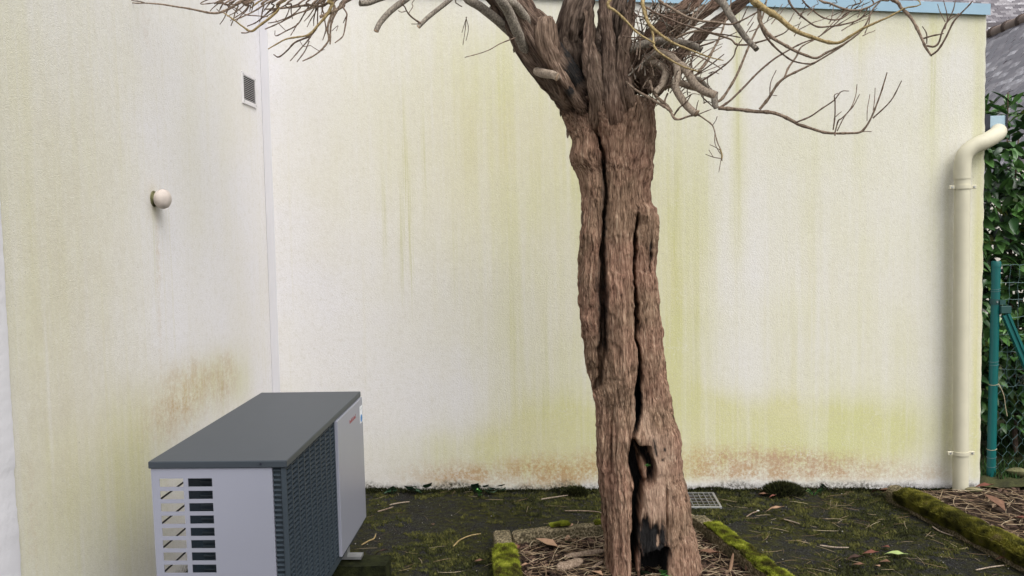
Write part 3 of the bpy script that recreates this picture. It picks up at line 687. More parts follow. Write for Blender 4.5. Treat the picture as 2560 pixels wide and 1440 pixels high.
trunk = np_mesh('trunk', V - TO, grid_faces(nr, nc, True), M['bark'], tree, attrs=dict(bc=bc, char_shade=char_shadeA.ravel(), pale=np.clip((.72 * palez * (1 - charz) * (1 - np.clip(crack_shade, 0, 1)) + spot) * front, 0, 1).ravel(), grey=greyA.ravel()))

c3 = lambda L: [(1250 + x / 3.429, y / 3.429) for x, y in L]
def bark_limb(name, pts, depth, wpx, grey=.8, lump_=.018, amp=1., nseg=56, pale=0., step=.008, mat='bark', dark=0.):
    """pts in photo pixels, followed at the given distances; wpx = widths in photo pixels."""
    depth = [q - DS for q in depth]
    Q = np.array([np.append(onY(x, y, d), w * d / F / 2) for (x, y), d, w in zip(pts, depth, wpx)])
    C, s = spline(Q, step); P_, r = C[:, :3], C[:, 3]
    T = np.gradient(P_, axis=0); T /= np.linalg.norm(T, axis=1)[:, None]
    u = np.cross(T[0], [0, 1, .1]); u /= np.linalg.norm(u); Us = []
    for t in T:
        u = u - t * (u @ t); u /= np.linalg.norm(u); Us.append(u)
    Us = np.array(Us); Ws = np.cross(T, Us)
    an = np.linspace(0, 2 * math.pi, nseg, endpoint=False)
    lx = np.cos(an)[None] * r[:, None]; ly = np.sin(an)[None] * r[:, None]; lz = s[:, None] + 0 * lx; sd = random.random() * 40
    dsp = lump_ * 1.3 * (fbm(lx * 7 + sd, ly * 7, lz * 3) - .5) * 2 - amp * .030 * np.clip(ridge(fbm(lx * 14 + sd, ly * 14, lz * 2.2, 3)) - .82, 0, 1) * 5 + amp * (.018 * (ridge(fbm(lx * 34 + sd, ly * 34, lz * 9, 3)) - .7) + .011 * (ridge(vnoise(lx * 80, ly * 80, lz * 20)) - .5))
    rr = r[:, None] + np.clip(dsp, -r[:, None] * .5, r[:, None] * .6)
    V = P_[:, None, :] + np.cos(an)[None, :, None] * rr[..., None] * Us[:, None] + np.sin(an)[None, :, None] * rr[..., None] * Ws[:, None]
    n0 = len(P_); V = V.reshape(-1, 3); Fc = grid_faces(n0, nseg, True)
    bcv = np.stack([lx + sd, ly, lz], -1).reshape(-1, 3)
    # close the ends with shrunken rings
    extraV, extraB = [], []
    for e, base in ((0, 0), (1, (n0 - 1) * nseg)):
        ring = V[base:base + nseg]; cpt = ring.mean(0); extraV.append(cpt + (ring - cpt) * .02); extraB.append(bcv[base:base + nseg])
    idx = np.arange(nseg); b1 = len(V); b2 = b1 + nseg
    capf = np.concatenate([np.stack([b1 + idx, b1 + (idx + 1) % nseg, (idx + 1) % nseg, idx], 1), np.stack([(n0 - 1) * nseg + idx, (n0 - 1) * nseg + (idx + 1) % nseg, b2 + (idx + 1) % nseg, b2 + idx], 1)])
    V = np.vstack([V] + extraV); bcv = np.vstack([bcv] + extraB); Fc = np.vstack([Fc, capf])
    one = np.ones(len(V)); tp = topx(V); chz = inpoly(tp[:, 0] + 10 * (vnoise(tp[:, 0] / 9, tp[:, 1] / 22, 0 * one) - .5) * 2, tp[:, 1], c3([(470, 330), (560, 290), (700, 380), (820, 560), (840, 760), (700, 700), (620, 860), (520, 700), (560, 540)]), 9) * dark
    return np_mesh(name, V - TO, Fc, M[mat], tree, attrs=dict(bc=bcv, grey=grey * np.clip((V[:, 2] - 1.86) / .24, 0, 1), pale=one * pale, char_shade=chz))
bark_limb('limb', c3([(760, 1020), (640, 830), (510, 640), (360, 440), (215, 210), (60, -20), (-200, -280), (-560, -480)]), [3.78, 3.725, 3.71, 3.7, 3.7, 3.7, 3.7, 3.7], [44, 86, 98, 96, 92, 88, 76, 60], .85, dark=.75)
bark_limb('limb', c3([(700, 900), (640, 560), (610, 330), (625, 180), (670, 40), (720, -120), (760, -420)]), [3.88, 3.80, 3.78, 3.76, 3.76, 3.8, 3.8], [40, 76, 62, 56, 58, 58, 45], .95)
bark_limb('limb', c3([(1000, 1240), (985, 930), (940, 600), (900, 300), (930, 60), (960, -160), (980, -460)]), [3.90, 3.76, 3.76, 3.84, 3.92, 3.96, 3.96], [50, 106, 96, 62, 40, 36, 30], 1.)
bark_limb('limb', c3([(985, 1210), (965, 960), (945, 700), (925, 420), (890, 120), (880, -90), (850, -380)]), [3.76, 3.672, 3.66, 3.68, 3.70, 3.74, 3.8], [30, 52, 48, 38, 34, 32, 26], .85, nseg=40)
bark_limb('limb', c3([(1010, 700), (1010, 420), (1000, 180), (1040, -60), (1080, -300)]), [3.84, 3.78, 3.78, 3.8, 3.84], [10, 36, 32, 30, 24], 1., nseg=36)
bark_limb('limb', c3([(830, 1150), (850, 900), (800, 620), (770, 380), (775, 120), (790, -80)]), [3.74, 3.668, 3.66, 3.68, 3.72, 3.76], [26, 44, 40, 30, 27, 24], .8, nseg=40)
bark_limb('limb', c3([(1130, 1080), (1060, 880), (1040, 640), (1060, 420), (1100, 180), (1130, -60)]), [3.76, 3.672, 3.66, 3.67, 3.71, 3.76], [26, 46, 36, 30, 28, 26], .8, nseg=40)
bark_limb('limb', c3([(640, 960), (560, 760), (470, 560), (400, 380), (390, 240), (395, 195)]), [3.76, 3.67, 3.645, 3.63, 3.64, 3.68], [20, 36, 44, 42, 40, 26], .7, nseg=40, pale=.08)
z2 = lambda L: [(1550 + x / 2.753, y / 2.753) for x, y in L]
bark_limb('limb', z2([(120, 620), (200, 440), (320, 260), (470, 150), (640, 40), (800, -80), (1050, -230), (1500, -430)]), [3.85, 3.9, 3.92, 3.95, 4.0, 4.02, 4.02, 4.0], [60, 50, 38, 36, 32, 32, 30, 26], .7)
bark_limb('limb', z2([(60, 520), (150, 330), (280, 190), (430, 70), (560, -60), (700, -260)]), [3.78, 3.8, 3.82, 3.86, 3.9, 3.9], [64, 46, 34, 32, 30, 26], .7)
bark_limb('limb', z2([(200, 600), (340, 440), (470, 330), (580, 220), (720, 110), (880, -10), (1100, -200)]), [3.95, 4.0, 4.03, 4.05, 4.08, 4.1, 4.1], [56, 40, 30, 27, 24, 22, 20], .8)
bark_limb('limb', c3([(420, 240), (300, 120), (180, 90), (60, 85), (-70, 95), (-98, 88)]), [3.8, 3.8, 3.8, 3.8, 3.8, 3.8], [36, 34, 28, 26, 22, 21], .8, nseg=36)

HUB = [onY(x, y, 3.56 + .15 * i % .5) for i, (x, y) in enumerate([(1190, -82), (1086, -140), (1010, -150), (1240, -30), (1460, -60), (1520, -60), (1535, -120), (1640, -25), (1760, -20), (1841, -30), (1931, -83), (2010, -120), (2095, -156), (1804, -94)])]
R3 = random.Random(21)
def branch(name, pts, w, d0, d1, mat, to_px, sc, bumps=True, dmid=None):
    """polyline in zoom pixels; w: widths in the same zoomed pixels (list or pair); exits above the frame are carried on to a limb."""
    px = to_px(pts); n = len(px); d0 -= DS; d1 -= DS
    w = np.interp(np.linspace(0, 1, n), np.linspace(0, 1, len(w)), w) / sc
    d = np.interp(np.linspace(0, 1, n), [0, .5, 1], [d0, (d0 + d1) / 2 + (dmid or 0), d1])
    Q = [np.append(onY(x, y, dd), max(ww, 1.6) * dd / F / 2) for (x, y), ww, dd in zip(px, w, d)]
    for end in (0, -1):
        if px[end][1] < 0:
            e = Q[end]; h = min(HUB, key=lambda p: np.linalg.norm(p - e[:3]) + (0.3 if p[2] < e[2] - .05 else 0))
            q = np.append(h, e[3] * 1.25); m = np.append((e[:3] + h) / 2 + [0, 0, .05], e[3] * 1.1)
            if end == 0: Q = [q, m] + Q
            else: Q = Q + [m, q]
    rm = max(q[3] for q in Q)
    C, s = spline(Q, max(.006, rm * .9)); r = C[:, 3].copy(); P_ = C[:, :3].copy()
    P_ += (np.stack([vnoise(s * 11 + k * 31 + R3.random() * 50, 0 * s, 0 * s) for k in range(3)], 1) - .5) * min(.010, rm * .9)
    if bumps: r *= 1 + .28 * np.exp(-((s % .075 - .037) / .006) ** 2) + .16 * (vnoise(s * 60, 0 * s + R3.random() * 9, 0 * s) - .5)
    b = MB().tube(P_ - TO, r, 14 if rm > .012 else 8 if rm > .004 else 6)
    return b.build(name, M[mat], tree, True, angle=60)
def cut_end(px, dpt, dirpx, rpx, mat='cut', depth_tilt=0):
    dpt -= DS; p = onY(px[0], px[1], dpt); q = onY(px[0] + dirpx[0], px[1] + dirpx[1], dpt + depth_tilt); ax = q - p
    r = rpx * dpt / F
    MB().lathe([(-.002, r * .98), (.0015, r * .96), (.002, r * .8)], p - TO, ax, 16).build('cut_end', M[mat], tree)
# thick sawn limbs right of the crown
def thick(pts, w, d0, d1, cut, mat='limb_pale', dmid=0, tilt=0):
    branch('sawn_branch', pts, w, d0, d1, mat, z2, 2.753, False, dmid)
    if cut:
        (x0, y0), (x1, y1) = z2(pts[-2:]); n_ = math.hypot(x1 - x0, y1 - y0)
        cut_end((x1, y1), d1, ((x1 - x0) / n_ * 10, (y1 - y0) / n_ * 10), w[-1] / 2.753 / 2, cut, tilt)
thick([(40, 345), (150, 312), (260, 288), (370, 286), (480, 308), (558, 348)], [60, 56, 50, 46, 40], 3.7, 3.62, 'cut_dark', 'branch_grey')
thick([(180, 420), (250, 370), (330, 375), (400, 440), (460, 490), (500, 560), (560, 620), (655, 658)], [62, 62, 60, 58, 56, 56], 3.72, 3.50, 'cut', tilt=-.004)
thick([(180, 420), (250, 430), (312, 468), (322, 520), (292, 590), (235, 645)], [50, 54, 54, 48, 40], 3.72, 3.62, None)
thick([(380, 440), (397, 520), (388, 610), (430, 690), (480, 740), (532, 778)], [50, 52, 52, 50, 48], 3.62, 3.50, 'cut', tilt=-.004)
thick([(290, 600), (400, 570), (470, 590), (545, 612)], [44, 46, 46, 40], 3.70, 3.66, None)
thick([(470, 530), (540, 545), (600, 590), (640, 630)], [34, 32, 28, 24], 3.68, 3.64, None, 'branch_grey')
thick([(655, 640), (655, 700), (668, 742)], [42, 44, 34], 3.505, 3.50, None, 'branch_grey')
thick([(660, -20), (720, 30), (790, 140), (860, 240), (936, 334)], [56, 50, 44, 40, 36], 3.5, 3.38, 'cut_dark', 'branch_grey')
zc_ = lambda L: c3(L)
def cthick(pts, w, d0, d1, mat, cut=None):
    branch('sawn_branch' if cut else 'branch', pts, w, d0, d1, mat, c3, 3.429, False)
    if cut:
        (x0, y0), (x1, y1) = c3(pts[-2:]); n_ = math.hypot(x1 - x0, y1 - y0); cut_end((x1, y1), d1, ((x1 - x0) / n_ * 10, (y1 - y0) / n_ * 10), w[-1] / 3.429 / 2, cut, -.003)
cthick([(330, 640), (240, 480), (190, 360), (130, 240), (60, 100), (-20, -20)], [60, 90, 92, 86, 84], 3.74, 3.5, 'branch_grey')
cthick([(300, 460), (276, 350), (265, 250), (215, 150), (140, 50), (40, -20)], [40, 66, 72, 76, 76], 3.74, 3.55, 'branch_grey')
cthick([(280, 480), (170, 340), (60, 235), (-30, 160), (-180, 50), (-300, -30)], [60, 86, 82, 78, 70], 3.76, 3.6, 'branch_grey')
cthick([(260, 570), (330, 612), (400, 632), (492, 662)], [60, 76, 74, 66], 3.74, 3.50, 'limb_pale', 'cut')
# crown branches right (zoom z2 coordinates)
for nm, pts, w, d0, d1, mt in [
    ('branch', [(672, 742), (740, 748), (800, 752), (940, 762), (1040, 770), (1120, 800), (1200, 840), (1230, 858), (1320, 885), (1400, 905), (1480, 912), (1560, 912), (1650, 908), (1690, 880), (1730, 815), (1760, 740), (1800, 620), (1838, 505)], [26, 24, 22, 18, 15, 12, 8], 3.5, 3.35, 'branch'),
    ('twig', [(1738, 812), (1860, 695), (1940, 555)], [10, 8, 6], 3.37, 3.33, 'twig'), ('twig', [(1205, 842), (1310, 800), (1390, 745), (1470, 690), (1520, 630), (1575, 625)], [11, 9, 5], 3.42, 3.4, 'twig'),
    ('branch', [(960, 752), (1030, 670), (1085, 580), (1140, 530), (1220, 490), (1330, 435), (1450, 360), (1550, 300), (1690, 190)], [20, 18, 14, 10, 8], 3.46, 3.4, 'branch'),
    ('branch', [(1135, 532), (1160, 460), (1210, 390), (1250, 320), (1370, 250), (1480, 140), (1570, 50)], [14, 12, 8, 5], 3.44, 3.5, 'branch'),
    ('twig', [(1480, 908), (1502, 830), (1525, 815), (1600, 740), (1650, 650)], [9, 8, 5], 3.38, 3.36, 'twig'), ('twig', [(1495, 900), (1540, 810), (1590, 740), (1620, 660), (1632, 580)], [7, 6, 5], 3.38, 3.42, 'twig'),
    ('twig', [(1468, 895), (1480, 800), (1480, 700), (1475, 655), (1500, 640)], [9, 8, 5], 3.38, 3.35, 'twig'), ('twig', [(1485, 805), (1505, 785), (1527, 768)], [6, 4], 3.37, 3.36, 'twig'), ('twig', [(1478, 912), (1479, 932)], [12, 10], 3.38, 3.37, 'twig'),
    ('twig', [(1655, 910), (1690, 905), (1732, 906)], [6, 4], 3.36, 3.35, 'twig'), ('twig', [(1742, 760), (1752, 690), (1757, 605)], [6, 4], 3.36, 3.37, 'twig'), ('twig', [(1700, 830), (1702, 750), (1720, 650)], [5, 4], 3.37, 3.4, 'twig'),
    ('twig', [(1030, 675), (1037, 570), (1075, 482)], [7, 5], 3.45, 3.44, 'twig'), ('twig', [(1050, 655), (1082, 658)], [5, 4], 3.45, 3.45, 'twig'),
    ('branch', [(680, 745), (760, 690), (850, 600), (950, 500), (1050, 410), (1130, 360), (1250, 300), (1370, 250), (1490, 160), (1580, 60)], [15, 13, 11, 9, 7], 3.5, 3.6, 'twig'),
    ('branch', [(668, 700), (700, 680), (760, 590), (820, 480), (880, 340), (930, 230), (985, 100), (1010, -15)], [20, 18, 14, 9], 3.5, 3.62, 'branch'),
    ('branch', [(910, -20), (960, 40), (1030, 90), (1100, 130), (1180, 185), (1260, 230), (1350, 265), (1430, 285), (1510, 285), (1590, 240), (1680, 190), (1780, 150), (1860, 120), (1960, 60), (2050, -5)], [46, 40, 32, 24, 20, 16, 12, 8], 3.3, 3.2, 'branch_ochre'),
    ('branch', [(958, 50), (970, 150), (1010, 220), (1060, 265), (1130, 310), (1200, 350), (1270, 375), (1350, 395), (1420, 360), (1550, 295), (1650, 220), (1700, 150), (1730, 80), (1790, 10)], [28, 22, 16, 12, 9], 3.3, 3.25, 'branch'),
    ('branch', [(965, 120), (980, 210), (1040, 300), (1130, 385), (1200, 425), (1300, 440), (1345, 425)], [14, 13, 10, 9], 3.31, 3.3, 'twig'),
    ('branch', [(1160, -10), (1210, 70), (1290, 140), (1360, 185), (1440, 185), (1530, 170), (1650, 130), (1700, 60), (1720, -10)], [13, 11, 10, 8], 3.4, 3.3, 'twig'),
    ('branch', [(1360, -10), (1450, 30), (1540, 65), (1620, 75), (1700, 60), (1790, 10), (1830, -20)], [17, 14, 12, 10], 3.2, 3.15, 'branch'),
    ('branch', [(1250, -10), (1330, 70), (1400, 120), (1490, 135), (1560, 100), (1600, 40), (1640, -10)], [11, 10, 8], 3.35, 3.4, 'twig'),
    ('branch', [(1860, -15), (1930, 50), (1990, 110), (2040, 190), (2080, 260), (2110, 320), (2150, 376)], [24, 22, 20, 18, 14], 3.25, 3.1, 'branch'),
    ('branch', [(2148, 374), (2190, 340), (2240, 260), (2290, 160), (2340, 100), (2390, 50), (2430, 5)], [13, 12, 10, 7], 3.1, 3.05, 'twig'),
    ('twig', [(2112, 312), (2160, 320), (2195, 290), (2220, 210), (2260, 140), (2330, 90)], [14, 12, 8], 3.11, 3.12, 'twig'), ('twig', [(2088, 262), (2150, 245), (2230, 230)], [13, 10, 6], 3.12, 3.1, 'twig'), ('twig', [(2112, 300), (2110, 230), (2080, 180)], [8, 5], 3.12, 3.1, 'twig'),
    ('twig', [(2255, 145), (2290, 80), (2308, 5)], [8, 6], 3.11, 3.1, 'twig'), ('twig', [(2240, 150), (2205, 85), (2185, 25)], [7, 4], 3.12, 3.1, 'limb_pale'), ('twig', [(2235, 200), (2252, 120), (2225, 2)], [8, 5], 3.1, 3.1, 'twig'),
    ('branch', [(160, -12), (170, 60), (200, 160), (260, 220), (330, 270), (400, 310), (480, 345), (560, 375), (640, 400), (712, 415)], [25, 22, 17, 11, 6], 3.55, 3.4, 'branch_ochre'),
    ('branch', [(205, 170), (225, 240), (240, 330), (330, 400), (430, 455), (540, 492)], [17, 15, 12, 10], 3.53, 3.42, 'branch_ochre'),
    ('branch', [(-60, -10), (-80, 40), (-30, 80), (40, 150), (120, 230), (240, 300)], [20, 18, 14, 10], 3.5, 3.45, 'branch_ochre'),
    ('branch', [(265, -12), (350, 60), (450, 110), (560, 140), (680, 155), (760, 165), (850, 130), (960, 70)], [19, 17, 15, 12, 9], 3.5, 3.36, 'branch'),
    ('branch', [(130, 20), (250, 90), (340, 130), (420, 165), (520, 190), (640, 225), (740, 240), (830, 258)], [13, 13, 11, 9, 7], 3.55, 3.45, 'twig'),
    ('branch', [(385, 262), (470, 222), (560, 212), (680, 242), (760, 270), (800, 305), (880, 310), (960, 290), (1060, 260), (1130, 230), (1165, 195)], [16, 14, 13, 13, 10, 7], 3.6, 3.4, 'branch'),
    ('branch', [(535, 495), (600, 430), (650, 330), (690, 250), (730, 130), (760, -10)], [19, 17, 13, 9], 3.75, 3.9, 'branch'),
    ('branch', [(555, 562), (640, 510), (720, 450), (780, 390), (800, 330), (860, 240), (920, 150)], [12, 10, 8, 6], 3.6, 3.55, 'twig'),
    ('branch', [(200, 312), (300, 340), (400, 368), (482, 380)], [10, 8, 6], 3.58, 3.5, 'twig'),
    ('branch', [(45, 560), (60, 575), (110, 620), (190, 665), (260, 705), (340, 760), (370, 812), (410, 822), (470, 800), (530, 790), (580, 820), (635, 865), (655, 920), (670, 980), (695, 1040), (700, 1105)], [14, 16, 18, 14, 10, 8, 7], 3.6, 3.45, 'branch'),
    ('twig', [(634, 866), (660, 830), (670, 800)], [6, 4], 3.47, 3.45, 'twig'), ('twig', [(655, 900), (655, 990), (692, 1062)], [6, 5], 3.47, 3.45, 'twig'), ('twig', [(692, 1035), (650, 1010), (618, 995)], [5, 4], 3.45, 3.43, 'twig'),
    ('twig', [(697, 1090), (640, 1080), (588, 1060)], [6, 4], 3.45, 3.43, 'twig'), ('twig', [(642, 1080), (612, 1030)], [4, 4], 3.44, 3.43, 'twig'), ('twig', [(696, 1095), (680, 1185)], [4, 3], 3.45, 3.44, 'twig'), ('branch', [(688, 1020), (703, 1060), (701, 1100)], [9, 12, 8], 3.45, 3.45, 'branch_ochre'),
    ('branch', [(362, 805), (410, 740), (460, 700), (492, 650)], [12, 10, 6], 3.55, 3.5, 'twig'), ('branch', [(352, 775), (310, 720), (230, 640), (205, 560)], [24, 22, 20], 3.57, 3.66, 'branch'),
    ('branch', [(560, 660), (590, 690), (640, 735)], [9, 8], 3.58, 3.52, 'twig'), ('branch', [(330, 640), (310, 700), (330, 760)], [12, 10], 3.6, 3.57, 'twig'),
    ('twig', [(20, 250), (100, 260), (160, 252)], [9, 7], 3.52, 3.5, 'twig'), ('twig', [(520, 790), (530, 720), (540, 690)], [7, 4], 3.5, 3.48, 'twig'), ('twig', [(535, 790), (580, 770), (628, 752)], [8, 5], 3.5, 3.48, 'twig'),
    ]:
    branch(nm, pts, w, d0, d1, mt, z2, 2.753)
# thick tangle of young shoots at the right of the crown: each its own twig
for k in range(150):
    x0, y0 = R3.uniform(40, 520), R3.uniform(60, 640); ang = R3.gauss(-.95, .55) if k % 3 else R3.gauss(-1.5, .35); ln = R3.uniform(150, 430)
    bend = R3.uniform(-.7, .5); pts = []; x, y = x0, y0
    for i in range(6):
        pts.append((x, y)); x += math.cos(ang) * ln / 5; y += math.sin(ang) * ln / 5; ang += bend / 5
    branch('twig', [p for p in pts if p[1] > -8] if sum(p[1] > -8 for p in pts) > 1 else pts[:2], [R3.uniform(6, 12), R3.uniform(4, 6)], R3.uniform(3.55, 3.95), R3.uniform(3.5, 4.05), R3.choice(['twig', 'twig', 'branch', 'branch_grey']), z2, 2.753)
for k in range(26):                             # short spurs around the sawn limbs
    x0, y0 = R3.uniform(120, 640), R3.uniform(450, 790); ang = R3.uniform(-2.6, -.3); ln = R3.uniform(50, 150)
    pts = [(x0, y0), (x0 + math.cos(ang) * ln * .5, y0 + math.sin(ang) * ln * .5), (x0 + math.cos(ang + .4) * ln, y0 + math.sin(ang + .4) * ln)]
    branch('twig', pts, [7, 4], 3.6, 3.5, 'twig', z2, 2.753)
for k in range(30):                             # fine twigs over the upper right wall
    x0, y0 = R3.uniform(800, 1700), R3.uniform(20, 260); ang = R3.uniform(-1.25, -.35); ln = R3.uniform(90, 260); pts = []
    x, y = x0, y0
    for i in range(5):
        pts.append((x, y)); x += math.cos(ang) * ln / 4; y += math.sin(ang) * ln / 4; ang += R3.uniform(-.25, .2)
    pts = [p for p in pts if p[1] > -6]
    if len(pts) > 1: branch('twig', pts, [7, 4], R3.uniform(3.25, 3.6), R3.uniform(3.25, 3.6), 'twig', z2, 2.753)
# left-hand drooping branches
z1 = lambda L: [(280 + x / 2.639, y / 2.639) for x, y in L]
for nm, pts, w, mt in [
    ('branch', [(60, -3), (140, 18), (215, 18), (330, 28), (470, 45), (580, 65), (690, 85), (760, 65), (820, 30), (880, -2), (940, -30)], [6, 8, 10, 12, 14, 18, 22], 'branch'), ('twig', [(130, 2), (180, 8), (215, 18)], [6, 8], 'twig'),
    ('branch', [(735, 88), (800, 130), (860, 175), (915, 205), (980, 165), (1050, 115), (1100, 60), (1130, -5)], [8, 10, 14, 16, 18, 22], 'branch_ochre'), ('twig', [(915, 205), (885, 217), (850, 216)], [9, 7], 'twig'),
    ('branch', [(798, 135), (860, 110), (940, 70), (1000, 30), (1040, -10)], [8, 10, 13], 'branch'), ('branch', [(893, 174), (950, 150), (1000, 110), (1070, 40), (1100, -10)], [7, 9, 11], 'twig'),
    ('branch', [(1010, 195), (1080, 165), (1150, 130), (1220, 90), (1300, 60), (1370, 20), (1400, -10)], [8, 9, 10, 12], 'branch'), ('branch', [(1075, 200), (1080, 235), (1150, 200), (1220, 160), (1260, 100), (1300, 30), (1310, -10)], [5, 8, 9, 10], 'twig'),
    ('branch', [(1030, 322), (1080, 295), (1150, 262), (1230, 245), (1310, 225), (1370, 160), (1420, 90), (1450, 20), (1460, -20)], [7, 10, 12, 16, 22, 26], 'branch_ochre'),
    ('branch', [(1065, 360), (1100, 375), (1160, 330), (1210, 280), (1300, 240), (1345, 195)], [7, 10, 12, 12], 'twig'), ('twig', [(1178, 402), (1230, 340), (1290, 270), (1320, 225)], [7, 9, 10], 'twig'), ('twig', [(1222, 408), (1270, 340), (1300, 270)], [7, 9], 'twig'),
    ('branch', [(1258, 398), (1340, 360), (1400, 310), (1432, 260), (1420, 200), (1430, 150), (1470, 60), (1490, -10)], [8, 11, 12, 14, 16, 20], 'branch'),
    ('branch', [(1435, 290), (1442, 210), (1460, 120), (1500, 40), (1540, -8)], [10, 14, 16, 16], 'branch'), ('branch', [(1372, 115), (1450, 80), (1520, 40), (1570, -8)], [20, 22, 26], 'branch'),
    ('branch', [(1470, 280), (1520, 240), (1535, 190), (1550, 100), (1558, -5)], [7, 9, 11], 'twig'), ('branch', [(1000, 62), (1100, 52), (1200, 45), (1300, 32), (1380, 36), (1440, 10), (1480, -10)], [10, 14, 16, 18], 'branch'),
    ('twig', [(750, 30), (830, 60), (880, 95), (960, 105), (1030, 112)], [5, 7, 6], 'twig'), ('twig', [(920, 50), (960, 20), (1000, -5)], [10, 10], 'branch_ochre'), ('twig', [(1030, 152), (1100, 140), (1180, 105), (1240, 50), (1270, -5)], [6, 8, 10], 'twig'),
    ('twig', [(630, -2), (700, 20), (790, 32), (880, 10), (930, -10)], [7, 8, 9], 'twig'), ('twig', [(1120, 150), (1150, 110), (1170, 60), (1190, -5)], [6, 9], 'twig'), ('twig', [(1180, 232), (1205, 190), (1222, 155)], [6, 7], 'twig'), ('twig', [(1390, 265), (1410, 190), (1400, 100), (1410, -5)], [6, 9, 11], 'twig'),
    ('twig', [(1310, 300), (1370, 335), (1400, 325)], [4, 4], 'twig'), ('twig', [(1240, 270), (1265, 305), (1310, 300)], [4, 5], 'twig'), ('twig', [(1080, 130), (1110, 165), (1145, 200)], [5, 5], 'twig'), ('twig', [(1480, 205), (1490, 170), (1450, 205)], [4, 4], 'twig'),
    ('twig', [(1525, 150), (1545, 105)], [6, 6], 'twig'), ('twig', [(780, 15), (760, 40), (800, 60), (830, 90)], [5, 6], 'twig'), ('twig', [(690, 60), (720, 85), (760, 70)], [5, 6], 'twig'),
    ('branch', [(1930, -5), (1935, 50), (1960, 95), (2000, 130), (2035, 152)], [7, 10, 14], 'twig'), ('twig', [(1940, 72), (1910, 80), (1888, 70)], [6, 4], 'twig'), ('twig', [(1955, 92), (1985, 45), (1998, -3)], [5, 5], 'twig'), ('twig', [(1975, 158), (2010, 158), (2032, 150)], [5, 6], 'twig'), ('twig', [(2270, -5), (2285, 30), (2310, 45)], [6, 7], 'twig'),
    ('twig', [(2338, 112), (2330, 200), (2315, 297)], [6, 4], 'twig'), ('twig', [(2335, 115), (2352, 190), (2335, 270)], [5, 4], 'twig'), ('twig', [(2340, 112), (2322, 170), (2308, 215)], [5, 4], 'twig'), ('twig', [(2660, 250), (2560, 290), (2470, 338), (2328, 377)], [8, 6, 5], 'twig')]:
    near = R3.uniform(3.35, 3.7); far_ = (2200 < pts[0][0] < 2400)
    branch(nm, pts, w, 3.75 if far_ else near, 3.75 if far_ else near + R3.uniform(-.08, .12), mt, z1, 2.639)
def stub(pts, w, d, cut):
    branch('sawn_branch', pts, w, d, d + .06, 'branch_grey', z1, 2.639, False)
    (x1, y1), (x0, y0) = z1(pts[:2]); n_ = math.hypot(x1 - x0, y1 - y0); cut_end((x1, y1), d, ((x1 - x0) / n_ * 10, (y1 - y0) / n_ * 10), w[0] / 2.639 / 2, cut)
stub([(1636, 14), (1690, 10), (1760, -15), (1830, -40)], [38, 42, 44], 3.5, 'branch_grey')
stub([(1742, 205), (1770, 150), (1820, 85), (1880, 30), (1935, -12)], [34, 38, 40, 42], 3.5, 'cut')
stub([(2022, 178), (2080, 120), (2150, 60), (2210, 10), (2235, -20)], [27, 30, 31, 32], 3.55, 'cut')
R4 = random.Random(5)
for k in range(24):                             # extra hanging twigs in the left cluster
    x, y = R4.uniform(700, 1480), -4; ang = R4.uniform(1.75, 2.6); ln = R4.uniform(60, 210); pts = []
    for i in range(5): pts.append((x, y)); x += math.cos(ang) * ln / 4; y += math.sin(ang) * ln / 4; ang += R4.uniform(-.2, .25)
    d = R4.uniform(3.4, 3.8); branch('twig', pts, [10, 8, 5], d, d + .05, R4.choice(['twig', 'branch']), z1, 2.639)
# ragged loose bark strips on the trunk
for (x, y, ln, dx, wd) in [(1456, 545, 34, -3, 7), (1457, 578, 26, -4, 5), (1421, 330, 30, -4, 9), (1404, 278, 26, -5, 8), (1452, 700, 30, -4, 6), (1446, 395, 44, -2, 12), (1626, 530, 40, 3, 9), (1690, 1085, 34, 3, 8), (1288, 122, 18, -7, 8)]:
    d = YT - .02 if (x < 1470 or x > 1610) else YT - .15
    p = [onY(x + dx * t * .5, y + ln * (t - .5), d - .012 * t) for t in (0, .33, .66, 1)]
    pw = [wd * d / F / 2 * q for q in (.5, 1, .9, .25)]; b = MB(); vs = []
    for q, ww in zip(p, pw): vs += [q + [-ww, 0, 0] - TO, q + [ww, .004, 0] - TO, q + [ww, .009, 0] - TO, q + [-ww, .006, 0] - TO]
    fs = [(i * 4 + k, i * 4 + (k + 1) % 4, i * 4 + 4 + (k + 1) % 4, i * 4 + 4 + k) for i in range(3) for k in range(4)] + [(0, 3, 2, 1), (12, 13, 14, 15)]
    b.add(vs, fs).build('bark_flake', M['branch'], tree)

# ------------------------------------------------------------------ downpipe and gutter
YP = YW - .075
dpx = empty('downpipe', tuple(onY(2400, 1232, YP)), label='cream plastic downpipe with swan-neck bend at the right end of the wall', cat='downpipe')
DO = np.array(dpx.location)
r_ = 36 * YP / F / 2
pts = [onY(2401.0, 1231, YP), onY(2402, 1000, YP), onY(2405.5, 480, YP), onY(2406, 422, YP)]
MB().tube(np.array(pts) - DO, r_, 28).build('pipe', M['pvc'], dpx, True)
el, _ = spline([onY(2406, 424, YP), onY(2407, 405, YP), onY(2413, 385, YP), onY(2430, 369, YP), onY(2455, 357, YP), onY(2476, 346, YP + .02), onY(2491, 336, YP + .06), onY(2496, 330, YP + .13), onY(2495, 328, YP + .24)], .012)
MB().tube(el - DO, r_ * 1.06, 28).build('bend', M['pvc'], dpx, True)
MB().tube(np.array([onY(2405.7, 448, YP), onY(2406, 411, YP)]) - DO, r_ * 1.07, 28).build('socket', M['pvc'], dpx, True)
